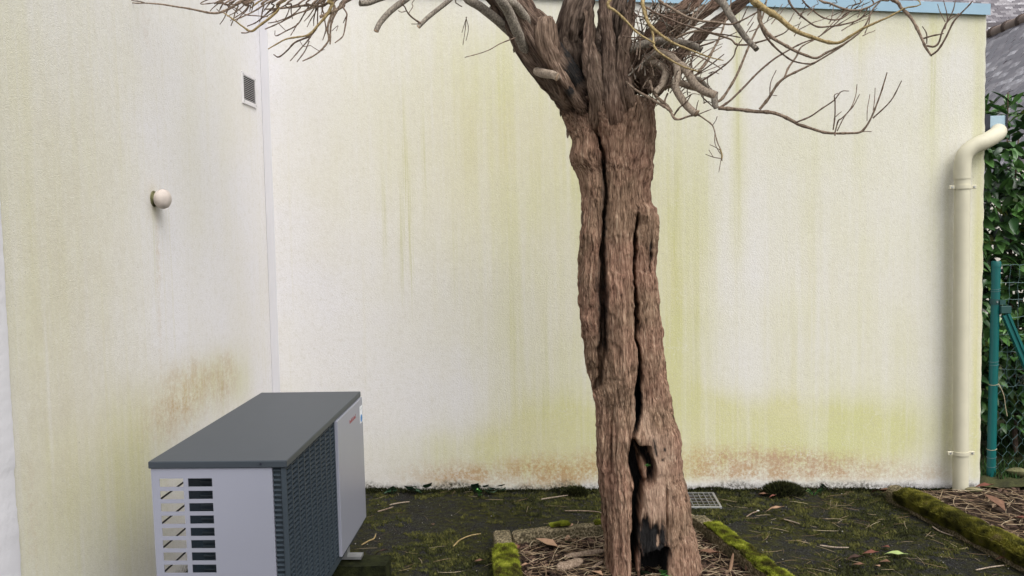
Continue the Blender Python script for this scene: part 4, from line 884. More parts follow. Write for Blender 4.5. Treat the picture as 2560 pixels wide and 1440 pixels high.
for y_ in (468, 1132):
    c = onY(2405.5 if y_ < 600 else 2401, y_, YP) - DO
    br = MB().lathe([(-.010, r_ + .001), (-.010, r_ + .005), (.010, r_ + .005), (.010, r_ + .001)], c, (0, 0, 1), 28).build('bracket', M['pvc'], dpx, True)
    for s in (-1, 1):
        MB().box((c[0] + s * (r_ + .017) - .016, c[1] - .012, c[2] - .011), (c[0] + s * (r_ + .017) + .016, c[1] + .002, c[2] + .011)).build('ear', M['pvc'], br, bevel=.003)
        MB().lathe([(0, .006), (.003, .005)], (c[0] + s * (r_ + .018), c[1] - .012, c[2]), (0, -1, 0), 10).build('screw', M['zinc'], br)
YG = YW + .13
g0, g1 = onY(2459, 289, YG), onY(2517, 342, YG)
gt = empty('gutter', (g0[0], YG, g1[2]), label='pale blue gutter end with black edge beside the wall top of the downpipe', cat='gutter')
gw, gh = g1[0] - g0[0], g0[2] - g1[2]
MB().box((.03, 0, 0), (gw - .008, .012, gh * .98)).build('end_cap', M['gutter_blue'], gt, bevel=.002)
MB().box((.0, -.02, -.01), (.028, .03, gh * 1.04)).build('edge_strip', M['black_plastic'], gt)
MB().box((gw - .008, -.006, .03), (gw, .012, gh * 1.02)).build('outer_edge', M['black_plastic'], gt)
MB().box((.03, .013, .0), (gw - .004, 2.6, .01)).box((.03, .013, .0), (.036, 2.6, gh * .95)).box((gw - .010, .013, 0), (gw - .004, 2.6, gh * .9)).build('trough', M['gutter_blue'], gt)

# ------------------------------------------------------------------ kerbs, bed, strip of soil
def moss_blades(name, P, N, h, w, mat, parent, lean=.5, tint=None, kind='stuff', label=None, cat=None):
    """P points, N normals: three-cornered blades, one joined mesh."""
    n = len(P); th = rng.random(n) * 2 * math.pi; rd = np.stack([np.cos(th), np.sin(th), 0 * th], 1)
    side = np.stack([-np.sin(th), np.cos(th), 0 * th], 1); hh = h * (.5 + rng.random(n))[:, None]; ww = w * (.6 + .8 * rng.random(n))[:, None]
    tip = P + hh * (N + rd * lean * rng.random(n)[:, None]); V = np.stack([P - side * ww - N * .002, P + side * ww - N * .002, tip], 1).reshape(-1, 3)
    t = rng.random(n) if tint is None else tint
    at = np.repeat(np.clip(t + (rng.random(n) - .5) * .25, 0, 1), 3)
    o = np_mesh(name, V, np.arange(3 * n).reshape(-1, 3), mat, parent, False, dict(tint=at))
    if kind: o['kind'] = kind
    return tag(o, label, cat)
def kerb(p0, p1, width, height, label, round_=.3, side=0, moss=None, mossmat='moss', end_pad=0):
    """p0, p1: ends of the centre line on the ground; a worn concrete edging stone."""
    p0, p1 = np.array(p0[:2]), np.array(p1[:2]); d = p1 - p0; ln = np.linalg.norm(d); d /= ln; nrm = np.array([-d[1], d[0]])
    e = empty('edging_stone', (p0[0], p0[1], 0), (0, 0, math.atan2(d[1], d[0])), label=label, cat='kerb', group='concrete edging stones')
    w2 = width / 2; rr = min(w2, height) * round_; prof = [(-w2, -.06), (-w2, height * .35), (-w2, height - rr)]
    for k in range(1, 5): a_ = k / 5 * math.pi / 2; prof.append((-w2 + rr * (1 - math.cos(a_)), height - rr + rr * math.sin(a_)))
    for q in np.linspace(-w2 + rr, w2 - rr, 6): prof.append((q, height))
    for k in range(1, 5): a_ = (5 - k) / 5 * math.pi / 2; prof.append((w2 - rr * (1 - math.cos(a_)), height - rr + rr * math.sin(a_)))
    prof += [(w2, height - rr), (w2, height * .35), (w2, -.06)]; prof = np.array(prof)
    m = int(ln / .012) + 2; s = np.linspace(0, ln, m)
    S, Yp = np.meshgrid(s, prof[:, 0], indexing='ij'); Zp = np.broadcast_to(prof[:, 1], S.shape)
    endr = np.clip(np.minimum(S, ln - S) / .02, 0, 1); q = .72 + .28 * np.sqrt(endr * (2 - endr))
    dn = .010 * (fbm(S * 16, Yp * 16, Zp * 16) - .5) * 2 + .004 * (fbm(S * 70, Yp * 70, Zp * 70) - .5) * 2
    Yq = Yp * q * (1 + dn * 4); Zq = np.where(Zp > 0, Zp * (.85 + .15 * endr) + dn, Zp)
    V = np.stack([S, Yq, Zq], -1).reshape(-1, 3); nc_ = len(prof); Fc = grid_faces(m, nc_)
    me_o = np_mesh('stone', V, Fc, M['concrete'], e)
    bm = bmesh.new(); bm.from_mesh(me_o.data); bm.verts.ensure_lookup_table()
    bm.faces.new([bm.verts[i] for i in range(nc_)]); bm.faces.new([bm.verts[(m - 1) * nc_ + i] for i in range(nc_)][::-1]); bm.to_mesh(me_o.data); bm.free()
    if moss:
        for (s0, s1, ya, yb, dens, thr) in moss:
            n = int(dens * (s1 - s0) * ln * (yb - ya)); S_ = rng.uniform(s0, s1, n) * ln; Y_ = rng.uniform(ya, yb, n)
            msk = fbm(S_ * 14, Y_ * 14 + 5, 0 * S_)
            ed = np.minimum((S_ - s0 * ln), (s1 * ln - S_)) / .05
            keep = msk + .25 * np.clip(ed, 0, 1) > thr; S_, Y_ = S_[keep], Y_[keep]; msk = msk[keep]
            yy = np.clip(Y_, -w2, w2); over = np.abs(Y_) - w2; zt = np.where(over > 0, height - rr * .5 - over, height - np.clip(np.abs(Y_) - (w2 - rr), 0, None) ** 2 / (2 * rr))
            cushion = .011 * np.clip((msk - .35) * 3, 0, 1) + .006 * (fbm(S_ * 34, Y_ * 34, 0 * S_ + 2, 3) - .5)
            P_ = np.stack([S_, np.where(over > 0, np.sign(Y_) * (w2 + .003), yy), zt + cushion], 1); N_ = np.stack([0 * S_, np.clip(Y_ / w2, -1.4, 1.4) * .6, np.where(over > 0, .35, 1)], 1); N_ /= np.linalg.norm(N_, axis=1)[:, None]
            # cushion body under the blades so the tufts read as pads
            moss_blades('moss', P_, N_, .009, .0026, M[mossmat], e, .8, np.clip(1.5 * (fbm(S_ * 26, Y_ * 26, 0 * S_ + 2, 4) - .5) + .52 + .35 * (msk - .5), 0, 1))
    return e
KH = .085
kl0, kl1 = onZ(1254, 1322, KH), onZ(1282, 1500, KH)
kerb(kl0, kl1, .088, KH, 'speckled edging stone with a moss cap left of the tree bed', .35, moss=[(.30, .99, -.05, .047, 700000, .36), (.35, 1, .044, .08, 150000, .5), (.35, 1, -.09, -.044, 300000, .50)])
kb0, kb1 = onZ(1281, 1333, KH), onZ(1745, 1290, KH)
kerb(kb0, kb1, .058, KH + .008, 'low edging stone along the back of the tree bed', .2, moss=[(.20, .30, -.01, .03, 700000, .38), (.42, .9, -.02, .03, 300000, .52)])
kr0, kr1 = onZ(1742, 1286, KH + .01), onZ(1990, 1475, KH + .01)
kerb(kr0, kr1, .075, KH + .012, 'edging stone topped with bright green moss right of the trunk', .2, moss=[(.17, .55, -.035, .04, 800000, .36), (.58, .99, -.04, .04, 800000, .36)])
r0, r1 = onZ(2232, 1206, .10), onZ(2640, 1400, .10)
kerb(r0, r1, .105, .092, 'long rounded mossy edging stone running from the wall to the right edge', .8, moss=[(.10, 1, -.055, .055, 520000, .42), (.08, 1, -.10, -.05, 520000, .40), (.12, .6, -.04, .045, 500000, .5)], mossmat='moss_kerb')

def patch(name, poly, z0, amp, mat, n=110, edge=.03):
    p = np.array(poly)[:, :2]; lo, hi = p.min(0), p.max(0)
    gx, gy = np.meshgrid(np.linspace(lo[0], hi[0], n), np.linspace(lo[1], hi[1], n)); m = inpoly(gx, gy, p, .04)
    gz = z0 * np.clip(m * 1.6 - .5, -.1, 1) + amp * (fbm(gx * 18, gy * 18, 0 * gx) - .5) * 2 * m + amp * .6 * (fbm(gx * 60, gy * 60, 0 * gx) - .5) * m
    gz = np.where(m < .25, -.03, gz)
    o = np_mesh(name, np.stack([gx, gy, gz], -1).reshape(-1, 3), grid_faces(n, n), mat); o['kind'] = 'structure'; return o
bed = [kl0, kb1 * 1.0, kr1, kl1]; patch('tree_bed_soil', [kl0 + [.02, .0, 0], kb1 + [.0, .0, 0], kr1 + [-.01, 0, 0], kl1 + [.02, 0, 0]], .028, .016, M['soil'])
rb = [r0 + [.02, .05, 0], (4.2, YW + .06, 0), (4.2, 2.6, 0), r1 + [.02, 0, 0]]; patch('verge_soil', rb, .04, .02, M['soil'], 150)
patch('hedge_ground', [(2.40, YW + .02, 0), (5.5, YW + .02, 0), (5.5, 7.5, 0), (2.40, 7.5, 0)], .03, .02, M['earth'], 110)

def strands(name, P, ln, w, mat, lift=.01, tilt=.15, curve=.15, label=None, cat=None, tint=None):
    n = len(P); th = rng.random(n) * 2 * math.pi; d = np.stack([np.cos(th), np.sin(th), (rng.random(n) - .3) * tilt], 1); sd = np.stack([-np.sin(th), np.cos(th), 0 * th], 1)
    L = (ln * (.35 + 1.1 * rng.random(n)))[:, None]; bend = sd * ((rng.random(n) - .5) * curve)[:, None] * L; ww = (w * (.6 + .7 * rng.random(n)))[:, None]; up = np.array([0, 0, 1.])
    V = []
    for t, f in ((-.5, .7), (-.17, 1), (.17, 1), (.5, .45)):
        c = P + d * L * t + bend * (1 - 4 * t * t) + up * lift
        V += [c - sd * ww * f, c + up * ww * 1.3 * f, c + sd * ww * f]
    V = np.stack(V, 1).reshape(-1, 3); b = (np.arange(n) * 12)[:, None]
    Fc = np.concatenate([b + np.array([[i * 3 + k, i * 3 + (k + 1) % 3, i * 3 + 3 + (k + 1) % 3, i * 3 + 3 + k]]) for i in range(3) for k in range(3)])
    o = np_mesh(name, V, Fc, mat, None, True, dict(tint=np.repeat(rng.random(n) if tint is None else tint, 12))); return tag(o, label, cat, kind='stuff')
def flakes(name, P, size, mat, label, cat, up=.012):
    n = len(P); th = rng.random(n) * 2 * math.pi; L = (size * (.4 + 1.1 * rng.random(n)))[:, None]; W_ = L * (.25 + .35 * rng.random(n))[:, None]
    d = np.stack([np.cos(th), np.sin(th), (rng.random(n) - .5) * .7], 1); sd = np.stack([-np.sin(th), np.cos(th), (rng.random(n) - .5) * .8], 1); c = P + [0, 0, up]; cu = np.array([0, 0, 1.]) * (rng.random(n) * .25)[:, None] * L
    V = np.stack([c - d * L * .5, c - sd * W_ * .5 + cu, c + d * L * .12, c + sd * W_ * .5 + cu, c + d * L * .5 + cu * .6], 1).reshape(-1, 3); b = (np.arange(n) * 5)[:, None]
    Fc = np.concatenate([b + np.array([[0, 1, 2, 3]]), b + np.array([[1, 4, 3, 2]])])
    o = np_mesh(name, V, Fc, mat, None, False, dict(tint=np.repeat(rng.random(n), 5))); return tag(o, label, cat, kind='stuff')
def in_quad(poly, n, z):
    p = np.array([q[:2] for q in poly]); lo, hi = p.min(0), p.max(0); Q = rng.uniform(lo, hi, (n * 4, 2)); Q = Q[inpoly(Q[:, 0], Q[:, 1], p, .004) > .5][:n]
    return np.column_stack([Q, np.full(len(Q), z)])
yard = [(-1.7, YW - .02, 0), (2.0, YW - .02, 0), (2.3, 2.9, 0), (-1.7, 2.9, 0)]
bedp = [kl0 + [.055, -.04, 0], kb1 + [-.02, -.06, 0], kr1 + [-.05, 0, 0], kl1 + [.055, 0, 0]]
def outside_bed(P):
    b2 = np.array([q[:2] for q in (kl0 + [-.06, .06, 0], kb1 + [.06, .06, 0], kr1 + [.06, 0, 0], kl1 + [-.06, 0, 0])]); return P[inpoly(P[:, 0], P[:, 1], b2, .004) < .5]
# moss on the paving
P = outside_bed(in_quad(yard, 260000, .004)); mk = fbm(P[:, 0] * 3, P[:, 1] * 3, 0 * P[:, 0], 5); mk2 = fbm(P[:, 0] * 22, P[:, 1] * 22, 0 * P[:, 0] + 3, 4)
k = (mk + .9 * (mk2 - .5) + .10 * np.clip((P[:, 1] - 4.1) / .7, -.5, 1))  > .545; P = P[k]
moss_blades('paving_moss', P, np.tile([0, 0, 1.], (len(P), 1)), .0075, .0022, M['moss_dark'], None, 1.8, np.clip(mk2[k] * 1.5 - .3 + .15 * rng.random(len(P)), 0, 1), label='dark green moss growing in patches over the yard paving', cat='moss')
n = 9000; xs_ = rng.uniform(XL + .3, XR, n); dd = np.abs(rng.normal(0, .028, n)); hgt = fbm(xs_ * 7, 0 * xs_, 0 * xs_)
P = np.column_stack([xs_, YW - .004 - dd, np.clip(.035 * (hgt - .3) * (1 - dd / .08), .002, .05)])
moss_blades('wall_foot_moss', P, np.tile([0, -.3, .95], (n, 1)), .013, .0035, M['moss_dark'], None, 1.1, np.clip(rng.random(n) * .45, 0, 1), label='dark moss and dirt along the foot of the stained wall', cat='moss')
Pg = outside_bed(in_quad(yard, 9000, .004)); n = len(Pg)
oct_ = np.array([[1, 0, 0], [-1, 0, 0], [0, 1, 0], [0, -1, 0], [0, 0, .7], [0, 0, -.7]]); szs = (.0012 + .0038 * rng.random(n) ** 4)[:, None, None]
V = (Pg[:, None] + oct_[None] * szs * (.7 + .6 * rng.random((n, 6, 1)))).reshape(-1, 3); b_ = (np.arange(n) * 6)[:, None]
Fc = np.concatenate([b_ + np.array([[i, j, k_]]) for i, j, k_ in ((0, 2, 4), (2, 1, 4), (1, 3, 4), (3, 0, 4), (2, 0, 5), (1, 2, 5), (3, 1, 5), (0, 3, 5))])
tag(np_mesh('gravel', V, Fc, M['gravel'], None, False, dict(tint=np.repeat(rng.random(n) ** 3, 6))), 'scattered pale grit on the yard paving', 'gravel', kind='stuff')
P = outside_bed(in_quad(yard, 700, .010)); P = P[(P[:, 0] > .9) | (rng.random(len(P)) < .32)]
strands('paving_straw', P, .09, .0008, M['straw'], .003, .08, .2, 'dry straw-like needles scattered over the yard paving', 'straw')
P = in_quad(bedp, 6000, .026); flakes('bed_mulch', P, .028, M['mulch'], 'rotting brown leaf mulch around the trunk in the tree bed', 'mulch')
P = in_quad(bedp, 750, .045); strands('bed_straw', P, .09, .0013, M['straw'], .006, .35, .25, 'dry stalks lying over the mulch in the tree bed', 'straw')
P = in_quad([r0 + [.09, -.02, 0], (3.4, YW - .0, 0), (3.4, 3.0, 0), r1 + [.09, 0, 0]], 3500, .036); flakes('verge_mulch', P, .03, M['mulch'], 'brown leaf litter behind the long mossy edging stone', 'mulch')
P = in_quad([r0 + [.10, -.05, 0], (3.4, YW - .1, 0), (3.4, 3.0, 0), r1 + [.10, 0, 0]], 900, .055); strands('verge_straw', P, .13, .0015, M['straw'], .012, .22, .3, 'dry straw lying behind the long mossy edging stone', 'straw')
P = in_quad([(2.44, YW + .1, 0), (4.5, YW + .1, 0), (4.5, 6.4, 0), (2.44, 6.4, 0)], 16000, .03); kk = fbm(P[:, 0] * 5, P[:, 1] * 5, 0 * P[:, 0]) > .42; P = P[kk]
moss_blades('hedge_grass', P, np.tile([0, 0, 1.], (len(P), 1)), .04, .003, M['grass'], None, .9, np.clip(rng.random(len(P)) * .8, 0, 1), label='short green grass and moss under the hedge', cat='grass')

# ------------------------------------------------------------------ drain grate at the wall foot
a0, a1, a2, a3 = onZ(1700, 1232, .012), onZ(1785, 1231, .012), onZ(1804, 1268, .012), onZ(1700, 1268, .012)
gx0, gx1, gy0, gy1 = a0[0] - .02, (a1[0] + a2[0]) / 2, a3[1], a1[1]
dg = empty('drain_grate', (gx0, gy0, 0), label='square metal drain grate in the paving at the wall foot', cat='drain')
w_, d_ = gx1 - gx0, min(gy1 - gy0, YW - .03 - gy0)
MB().box((0, 0, -.0), (w_, .012, .014)).box((0, d_ - .012, 0), (w_, d_, .014)).box((0, .012, 0), (.012, d_ - .012, .014)).box((w_ - .012, .012, 0), (w_, d_ - .012, .014)).build('frame', M['zinc'], dg, bevel=.002)
MB().box((.012, .012, .001), (w_ - .012, d_ - .012, .0035)).build('pit', M['soil'], dg)
for i in range(1, 7): MB().box((w_ * i / 7 - .0015, .012, .0035), (w_ * i / 7 + .0015, d_ - .012, .013)).build('bar', M['zinc'], dg)
for i in range(1, 5): MB().box((.012, d_ * i / 5 - .0012, .0036), (w_ - .012, d_ * i / 5 + .0012, .0118)).build('cross_bar', M['zinc'], dg)

# ------------------------------------------------------------------ fence
YF = YW + .17
fe = empty('wire_fence', tuple(onY(2477, 1205, YF) * [1, 1, 0]), label='green steel fence post with brace and wire mesh in front of the hedge', cat='fence')
FO = np.array(fe.location)
pt, pb = onY(2490.5, 655, YF) - FO, onY(2477, 1206, YF) - FO; pb[2] = -.05
po = MB().tube([pb, pt], .0245, 20).build('post', M['green_metal'], fe, True)
dv = (pt - pb) / np.linalg.norm(pt - pb)
MB().lathe([(-.03, .0262), (0, .0268), (.004, .025), (.005, .02)], pt, dv, 20).build('post_cap', M['green_metal'], po, True)
cl = onY(2487, 754, YF) - FO
MB().lathe([(-.016, .0275), (.016, .0275)], cl, dv, 18).box((cl[0] + .014, cl[1] - .033, cl[2] - .016), (cl[0] + .045, cl[1] - .010, cl[2] + .010)).build('clamp', M['green_dark'], po, True)
MB().lathe([(0, .006), (.004, .005)], (cl[0], cl[1] - .0275, cl[2]), (0, -1, 0), 8).build('bolt', M['zinc'], po)
bx = onY(2505, 772, YF) - FO; MB().box((bx[0] - .026, bx[1] - .045, bx[2] - .024), (bx[0] + .032, bx[1] - .006, bx[2] + .020)).build('brace_bracket', M['green_dark'], po, bevel=.003)
b0, b1 = onY(2507, 785, YF) - FO, onY(2566, 925, YF) - FO; bd = b1 - b0; b1 = b0 + bd * ((-.03 - b0[2]) / bd[2]); dn = np.cross(bd / np.linalg.norm(bd), [0, 1, 0])
b = MB(); vs = []
for q in (b0, b1):
    for s, yy in ((-.020, -.044), (-.007, -.044), (-.005, -.036), (.005, -.036), (.007, -.044), (.020, -.044), (.020, -.014), (-.020, -.014)): vs.append(q + dn * s + np.array([0, yy, 0]))
b.add(vs, [(i, (i + 1) % 8, 8 + (i + 1) % 8, 8 + i) for i in range(8)] + [tuple(range(8))[::-1], tuple(range(8, 16))]).build('brace', M['green_metal'], fe)
for y_, mt in ((722, 'wire'), (727, 'wire'), (903, 'wire'), (911, 'wire'), (960, 'string'), (1122, 'string'), (1142, 'wire'), (1165, 'wire')):
    c = onY(2490.5 - (y_ - 655) * .0245, y_, YF) - FO
    MB().tube([c + .0265 * np.array([math.cos(a_), math.sin(a_), .15 * math.sin(a_ + 1)]) for a_ in np.linspace(0, 6.28, 17)], .0014, 5, False).build('tie', M[mt], po, True)
MB().tube(spline([onY(2497, 960, YF - .03) - FO, onY(2503, 972, YF - .03) - FO, onY(2510, 990, YF - .03) - FO, onY(2514, 1018, YF - .03) - FO, onY(2518, 1040, YF - .03) - FO], .01)[0], .0018, 5).build('loose_string', M['string'], po, True)
bW = MB(); RW = random.Random(9)
def wire_pts(p0, p1, wob): 
    n_ = max(3, int(np.linalg.norm(np.array(p1) - p0) / .03)); return [np.array(p0) + (np.array(p1) - p0) * t / n_ + np.array([RW.uniform(-wob, wob), RW.uniform(-wob, wob) * 2, RW.uniform(-wob, wob)]) for t in range(n_ + 1)]
px0 = .01
for k in range(8): z_ = pt[2] - .02 - k * .103; bW.tube(wire_pts((px0, .028, z_), (2.2, .028, z_ + .02), .005), .0012, 4, False)
for k in range(40): x_ = .05 + k * .053 + RW.uniform(-.006, .006); bW.tube(wire_pts((x_, .029, pt[2] - .02), (x_ - .01, .029, .55), .004), .0010, 4, False)
hx, hz_ = .060, .052
for r in range(15):
    for c_ in range(36):
        x0, z0 = px0 + c_ * hx + (r % 2) * hx / 2, .02 + r * hz_; bulge = -.05 * math.exp(-((z0 - .35) / .22) ** 2) * (.5 + .5 * math.sin(c_ * .7))
        f_ = lambda x, z: np.array([x + .012 * math.sin(z * 11 + r * .6), .025 + bulge + .01 * math.sin(x * 9), z])
        bW.tube([f_(x0, z0), f_(x0, z0 + hz_ * .4)], .0010, 3, False).tube([f_(x0, z0 + hz_ * .4), f_(x0 + hx / 2, z0 + hz_)], .0010, 3, False).tube([f_(x0, z0 + hz_ * .4), f_(x0 - hx / 2, z0 + hz_)], .0010, 3, False)
bW.build('wire_mesh', M['wire'], fe)
MB().tube([(2.22, 0, -.05), (2.22, 0, pt[2])], .0245, 16).build('post', M['green_metal'], fe, True)

# ------------------------------------------------------------------ laurel hedge
def leaf_geom(L, W_, fold, curl):
    ts = [0, .18, .42, .68, .88, 1]; wd = [.08, .62, 1, .82, .42, .02]; V = []
    for t, w in zip(ts, wd):
        z = -curl * t * t; V += [(-w * W_ / 2, t * L, z + fold * w), (0, t * L, z), (w * W_ / 2, t * L, z + fold * w)]
    Fc = [(i * 3 + k, i * 3 + k + 1, i * 3 + k + 4, i * 3 + k + 3) for i in range(5) for k in range(2)]
    return np.array(V), np.array(Fc)
LV, LF = zip(*[leaf_geom(.105, .044, .010, .02), leaf_geom(.085, .040, .006, .035), leaf_geom(.12, .046, .012, .012)])
hg = empty('laurel_hedge', (3.6, 5.75, 0), label='dense glossy green laurel hedge behind the wire fence', cat='hedge')
HO = np.array([3.6, 5.75, 0])
N = 13500
hx_ = rng.uniform(2.30, 5.2, N); hz__ = rng.uniform(.25, 2.2, N); hy_ = YW + .38 + rng.random(N) ** 1.6 * .75
nf = (fbm(hx_ * 4, hz__ * 4, 0 * hx_) - .5) * .35; hy_ += nf
top = 2.0 + .25 * (fbm(hx_ * 3, 0 * hx_, 0 * hx_ + 4) - .5) * 2; ok = hz__ < top
gap = fbm(hx_ * 7 + 3, hz__ * 7, hy_ * 3); ok &= ~((gap < .36) & (hy_ < YW + .65)); hx_, hy_, hz__ = hx_[ok], hy_[ok], hz__[ok]; N = len(hx_)
# topmost upright shoots
sh = []
for k in range(26):
    x_, y_, z_ = rng.uniform(2.45, 5.0), YW + rng.uniform(.4, .7), 1.95
    for j in range(14): sh.append((x_ + rng.normal(0, .02), y_ + rng.normal(0, .02), z_ + j * .024))
c = onY(2520, 262, YW + .45)
for j in range(16): sh.append((c[0] + rng.normal(0, .012), c[1], c[2] - .16 + j * .013))
sh = np.array(sh); hx_, hy_, hz__ = np.append(hx_, sh[:, 0]), np.append(hy_, sh[:, 1]), np.append(hz__, sh[:, 2]); N2 = len(hx_)
mats = []
for i in range(N2):
    shoot = i >= N
    yaw = rng.normal(math.pi, 1.0) if not shoot else rng.uniform(0, 6.28); pit = rng.normal(-.35, .5) if not shoot else rng.uniform(.3, 1.1)
    mats.append(np.array(Euler((pit, rng.normal(0, .45), yaw)).to_matrix()))
mats = np.array(mats); pos = np.column_stack([hx_, hy_, hz__]); typ = rng.integers(0, 3, N2); scl = .8 + .45 * rng.random(N2)
pp = topx(pos); vis = (pp[:, 0] > 2450) & (pp[:, 0] < 2572) & (pp[:, 1] > 200) & (pp[:, 1] < 1230)
order = np.argsort(np.where(vis, pos[:, 1], 99)); single = set(order[:280].tolist())
lm = []
for V_, F_ in zip(LV, LF):
    me = bpy.data.meshes.new('leaf'); me.from_pydata([tuple(map(float, v)) for v in V_], [], [tuple(map(int, f)) for f in F_]); me.polygons.foreach_set('use_smooth', [True] * len(F_)); me.materials.append(M['laurel']); lm.append(me)
mv, mf, mt_, base = [], [], [], 0
for i in range(N2):
    if i in single:
        o = bpy.data.objects.new('leaf', lm[typ[i]]); COL.objects.link(o); o.parent = hg
        m4 = np.eye(4); m4[:3, :3] = mats[i] * scl[i]; m4[:3, 3] = pos[i] - HO; o.matrix_local = Matrix(m4.tolist())
    else:
        V_ = LV[typ[i]] @ (mats[i].T * scl[i]) + pos[i] - HO; mv.append(V_); mf.append(LF[typ[i]] + base); base += len(V_); mt_ += [min(1, max(0, rng.normal(.45, .25)))] * len(V_)
np_mesh('foliage', np.vstack(mv), np.vstack(mf), M['laurel_mass'], hg, True, dict(tint=np.array(mt_)))['kind'] = 'stuff'
RB = random.Random(4)
for k in range(12):
    x_ = 2.5 + k * .22 + RB.uniform(-.05, .05); y_ = YW + RB.uniform(.6, .85); b = MB()
    sp, _ = spline([(x_, y_, -.02), (x_ + RB.uniform(-.05, .05), y_, .7), (x_ + RB.uniform(-.1, .1), y_ - .05, 1.4), (x_ + RB.uniform(-.12, .12), y_ - .1, 2.1)], .06); b.tube(sp - HO, np.linspace(.016, .004, len(sp)), 6).build('stem', M['twig'], hg, True)
pp_ = onY(2520, 240, YW + .45); MB().tube([pp_ + [0, 0, -.3] - HO, pp_ + [.0, 0, .02] - HO], .004, 6).build('stem', M['twig'], hg, True)

# ------------------------------------------------------------------ neighbouring slate roofs
def slate_roof(root, part_name, O, ud, vd, courses, per, sw, expo, visbox, over=.002, matkey='slate', seed=1, stuff_name='slate_field'):
    """O: top-left point, ud along the courses, vd down the slope."""
    ud, vd = np.array(ud, float), np.array(vd, float); nn_ = np.cross(vd, ud); nn_ /= np.linalg.norm(nn_)
    if nn_[2] < 0: nn_ = -nn_
    ro = np.array(root.location); R_ = random.Random(seed)
    deck = np.array([O, O + ud * per * sw, O + ud * per * sw + vd * courses * expo, O + vd * courses * expo]) - nn_ * .02
    rf = MB().add(list(deck - ro) + list(deck - nn_ * .1 - ro), [(0, 1, 2, 3), (7, 6, 5, 4), (0, 4, 5, 1), (1, 5, 6, 2), (2, 6, 7, 3), (3, 7, 4, 0)]).build(part_name, M['slate_old'], root)
    h2 = expo * 1.35; g = .005; t_ = .013
    me = MB().add([(g, 0, 0), (sw - g, 0, 0), (sw - g, h2, 0), (g, h2, 0), (g, 0, t_), (sw - g, 0, t_), (sw - g, h2, t_), (g, h2, t_)], [(0, 3, 2, 1), (4, 5, 6, 7), (0, 1, 5, 4), (1, 2, 6, 5), (2, 3, 7, 6), (3, 0, 4, 7)]).mesh('slate'); me.materials.append(M[matkey])
    Bm = np.stack([ud, vd, nn_], 1); rest = MB(); cnt = 0; cand = []
    for r in range(courses):
        for c_ in range(per):
            p = O + ud * (c_ + (r % 2) * .5) * sw + vd * (r * expo - expo * .2); cand.append((p, r))
    pr = topx(np.array([q[0] for q in cand])); x0, y0, x1, y1 = visbox
    for (p, r), (u, v) in zip(cand, pr):
        tl = Euler((R_.gauss(-.06, .014), R_.gauss(0, .016), R_.gauss(0, .008))).to_matrix(); m3 = Bm @ np.array(tl); q = p + nn_ * (.006 + R_.random() * .004)
        if x0 < u < x1 and y0 < v < y1 and cnt < 295:
            o = bpy.data.objects.new('slate', me); COL.objects.link(o); o.parent = rf; m4 = np.eye(4); m4[:3, :3] = m3; m4[:3, 3] = q - ro; o.matrix_local = Matrix(m4.tolist()); cnt += 1
        else:
            vv = np.array([tuple(w.co) for w in me.vertices]) @ m3.T + q - ro; rest.add(vv, [tuple(f.vertices) for f in me.polygons])
    o = rest.build(stuff_name, M[matkey], rf); o['kind'] = 'stuff'
    print('slates', part_name, cnt, len(cand)); return rf
ang = math.radians(-13); ud = np.array([math.sin(ang), math.cos(ang), 0.])
P1 = onY(2562, 52, 15.0)
# direction of the ridge chosen so that it also passes the pixel at the wall's edge
best = min(np.linspace(-40, 40, 801), key=lambda a_: abs((lambda q: q[1])(topx(P1 + 3.0 * np.array([math.sin(math.radians(a_)), math.cos(math.radians(a_)), 0]))) - (95 + (topx(P1 + 3.0 * np.array([math.sin(math.radians(a_)), math.cos(math.radians(a_)), 0]))[0] - 2460) * -.43)))
ud = np.array([math.sin(math.radians(best)), math.cos(math.radians(best)), 0.]); print('ridge angle', best, topx(P1 + 3 * ud))
side = np.array([-ud[1], ud[0], 0.]); side = side if side[0] < 0 else -side
vd = side * math.cos(math.radians(42)) + np.array([0, 0, -math.sin(math.radians(42))])
nb_ = empty('slate_roofed_house', (P1[0] + 1.2, P1[1] + 1, 0), label='house with sloping wet slate roof and clay ridge beyond the hedge', cat='house'); NO = np.array(nb_.location)
O1 = P1 - ud * 5.0
slate_roof(nb_, 'near_roof', O1, ud, vd, 42, 64, .22, .115, (2440, 30, 2585, 330), seed=2)
k0 = O1 - np.array([0, 0, 0]); b = MB()
rlen = 64 * .22
for k in range(int(rlen / .42)):
    q0 = O1 + ud * k * .42; tl_ = MB().tube(np.array([q0, q0 + ud * .425]) - NO + [0, 0, .0], [.11, .115], 14).build('ridge_tile', M['ridge'], nb_, True)
    MB().tube(np.array([q0 + ud * .38, q0 + ud * .46]) - NO, [.132, .132], 14).build('joint', M['ridge_joint'], tl_, True)
# opposite slope and walls
v2 = -side * math.cos(math.radians(42)) + np.array([0, 0, -math.sin(math.radians(42))]); L_r = ud * rlen; E0, E1 = O1 + vd * 4.83, O1 + v2 * 4.83
MB().add([O1 - NO, O1 + L_r - NO, O1 + L_r + v2 * 4.83 - NO, E1 - NO], [(0, 1, 2, 3)]).build('rear_roof', M['slate_old'], nb_)
w0, w1 = E0 - vd * .25, E1 - v2 * .25; zb_ = w0[2] - .1
b = MB(); q = [w0, w0 + L_r, w1 + L_r, w1]; low = [np.array([p[0], p[1], 0]) for p in q]; hi = [np.array([p[0], p[1], zb_]) for p in q]
b.add([p - NO for p in low + hi], [(0, 1, 5, 4), (1, 2, 6, 5), (2, 3, 7, 6), (3, 0, 4, 7)]).add([hi[0] - NO, hi[3] - NO, O1 - [0, 0, .2] - NO], [(0, 1, 2)]).build('wall', M['house'], nb_)
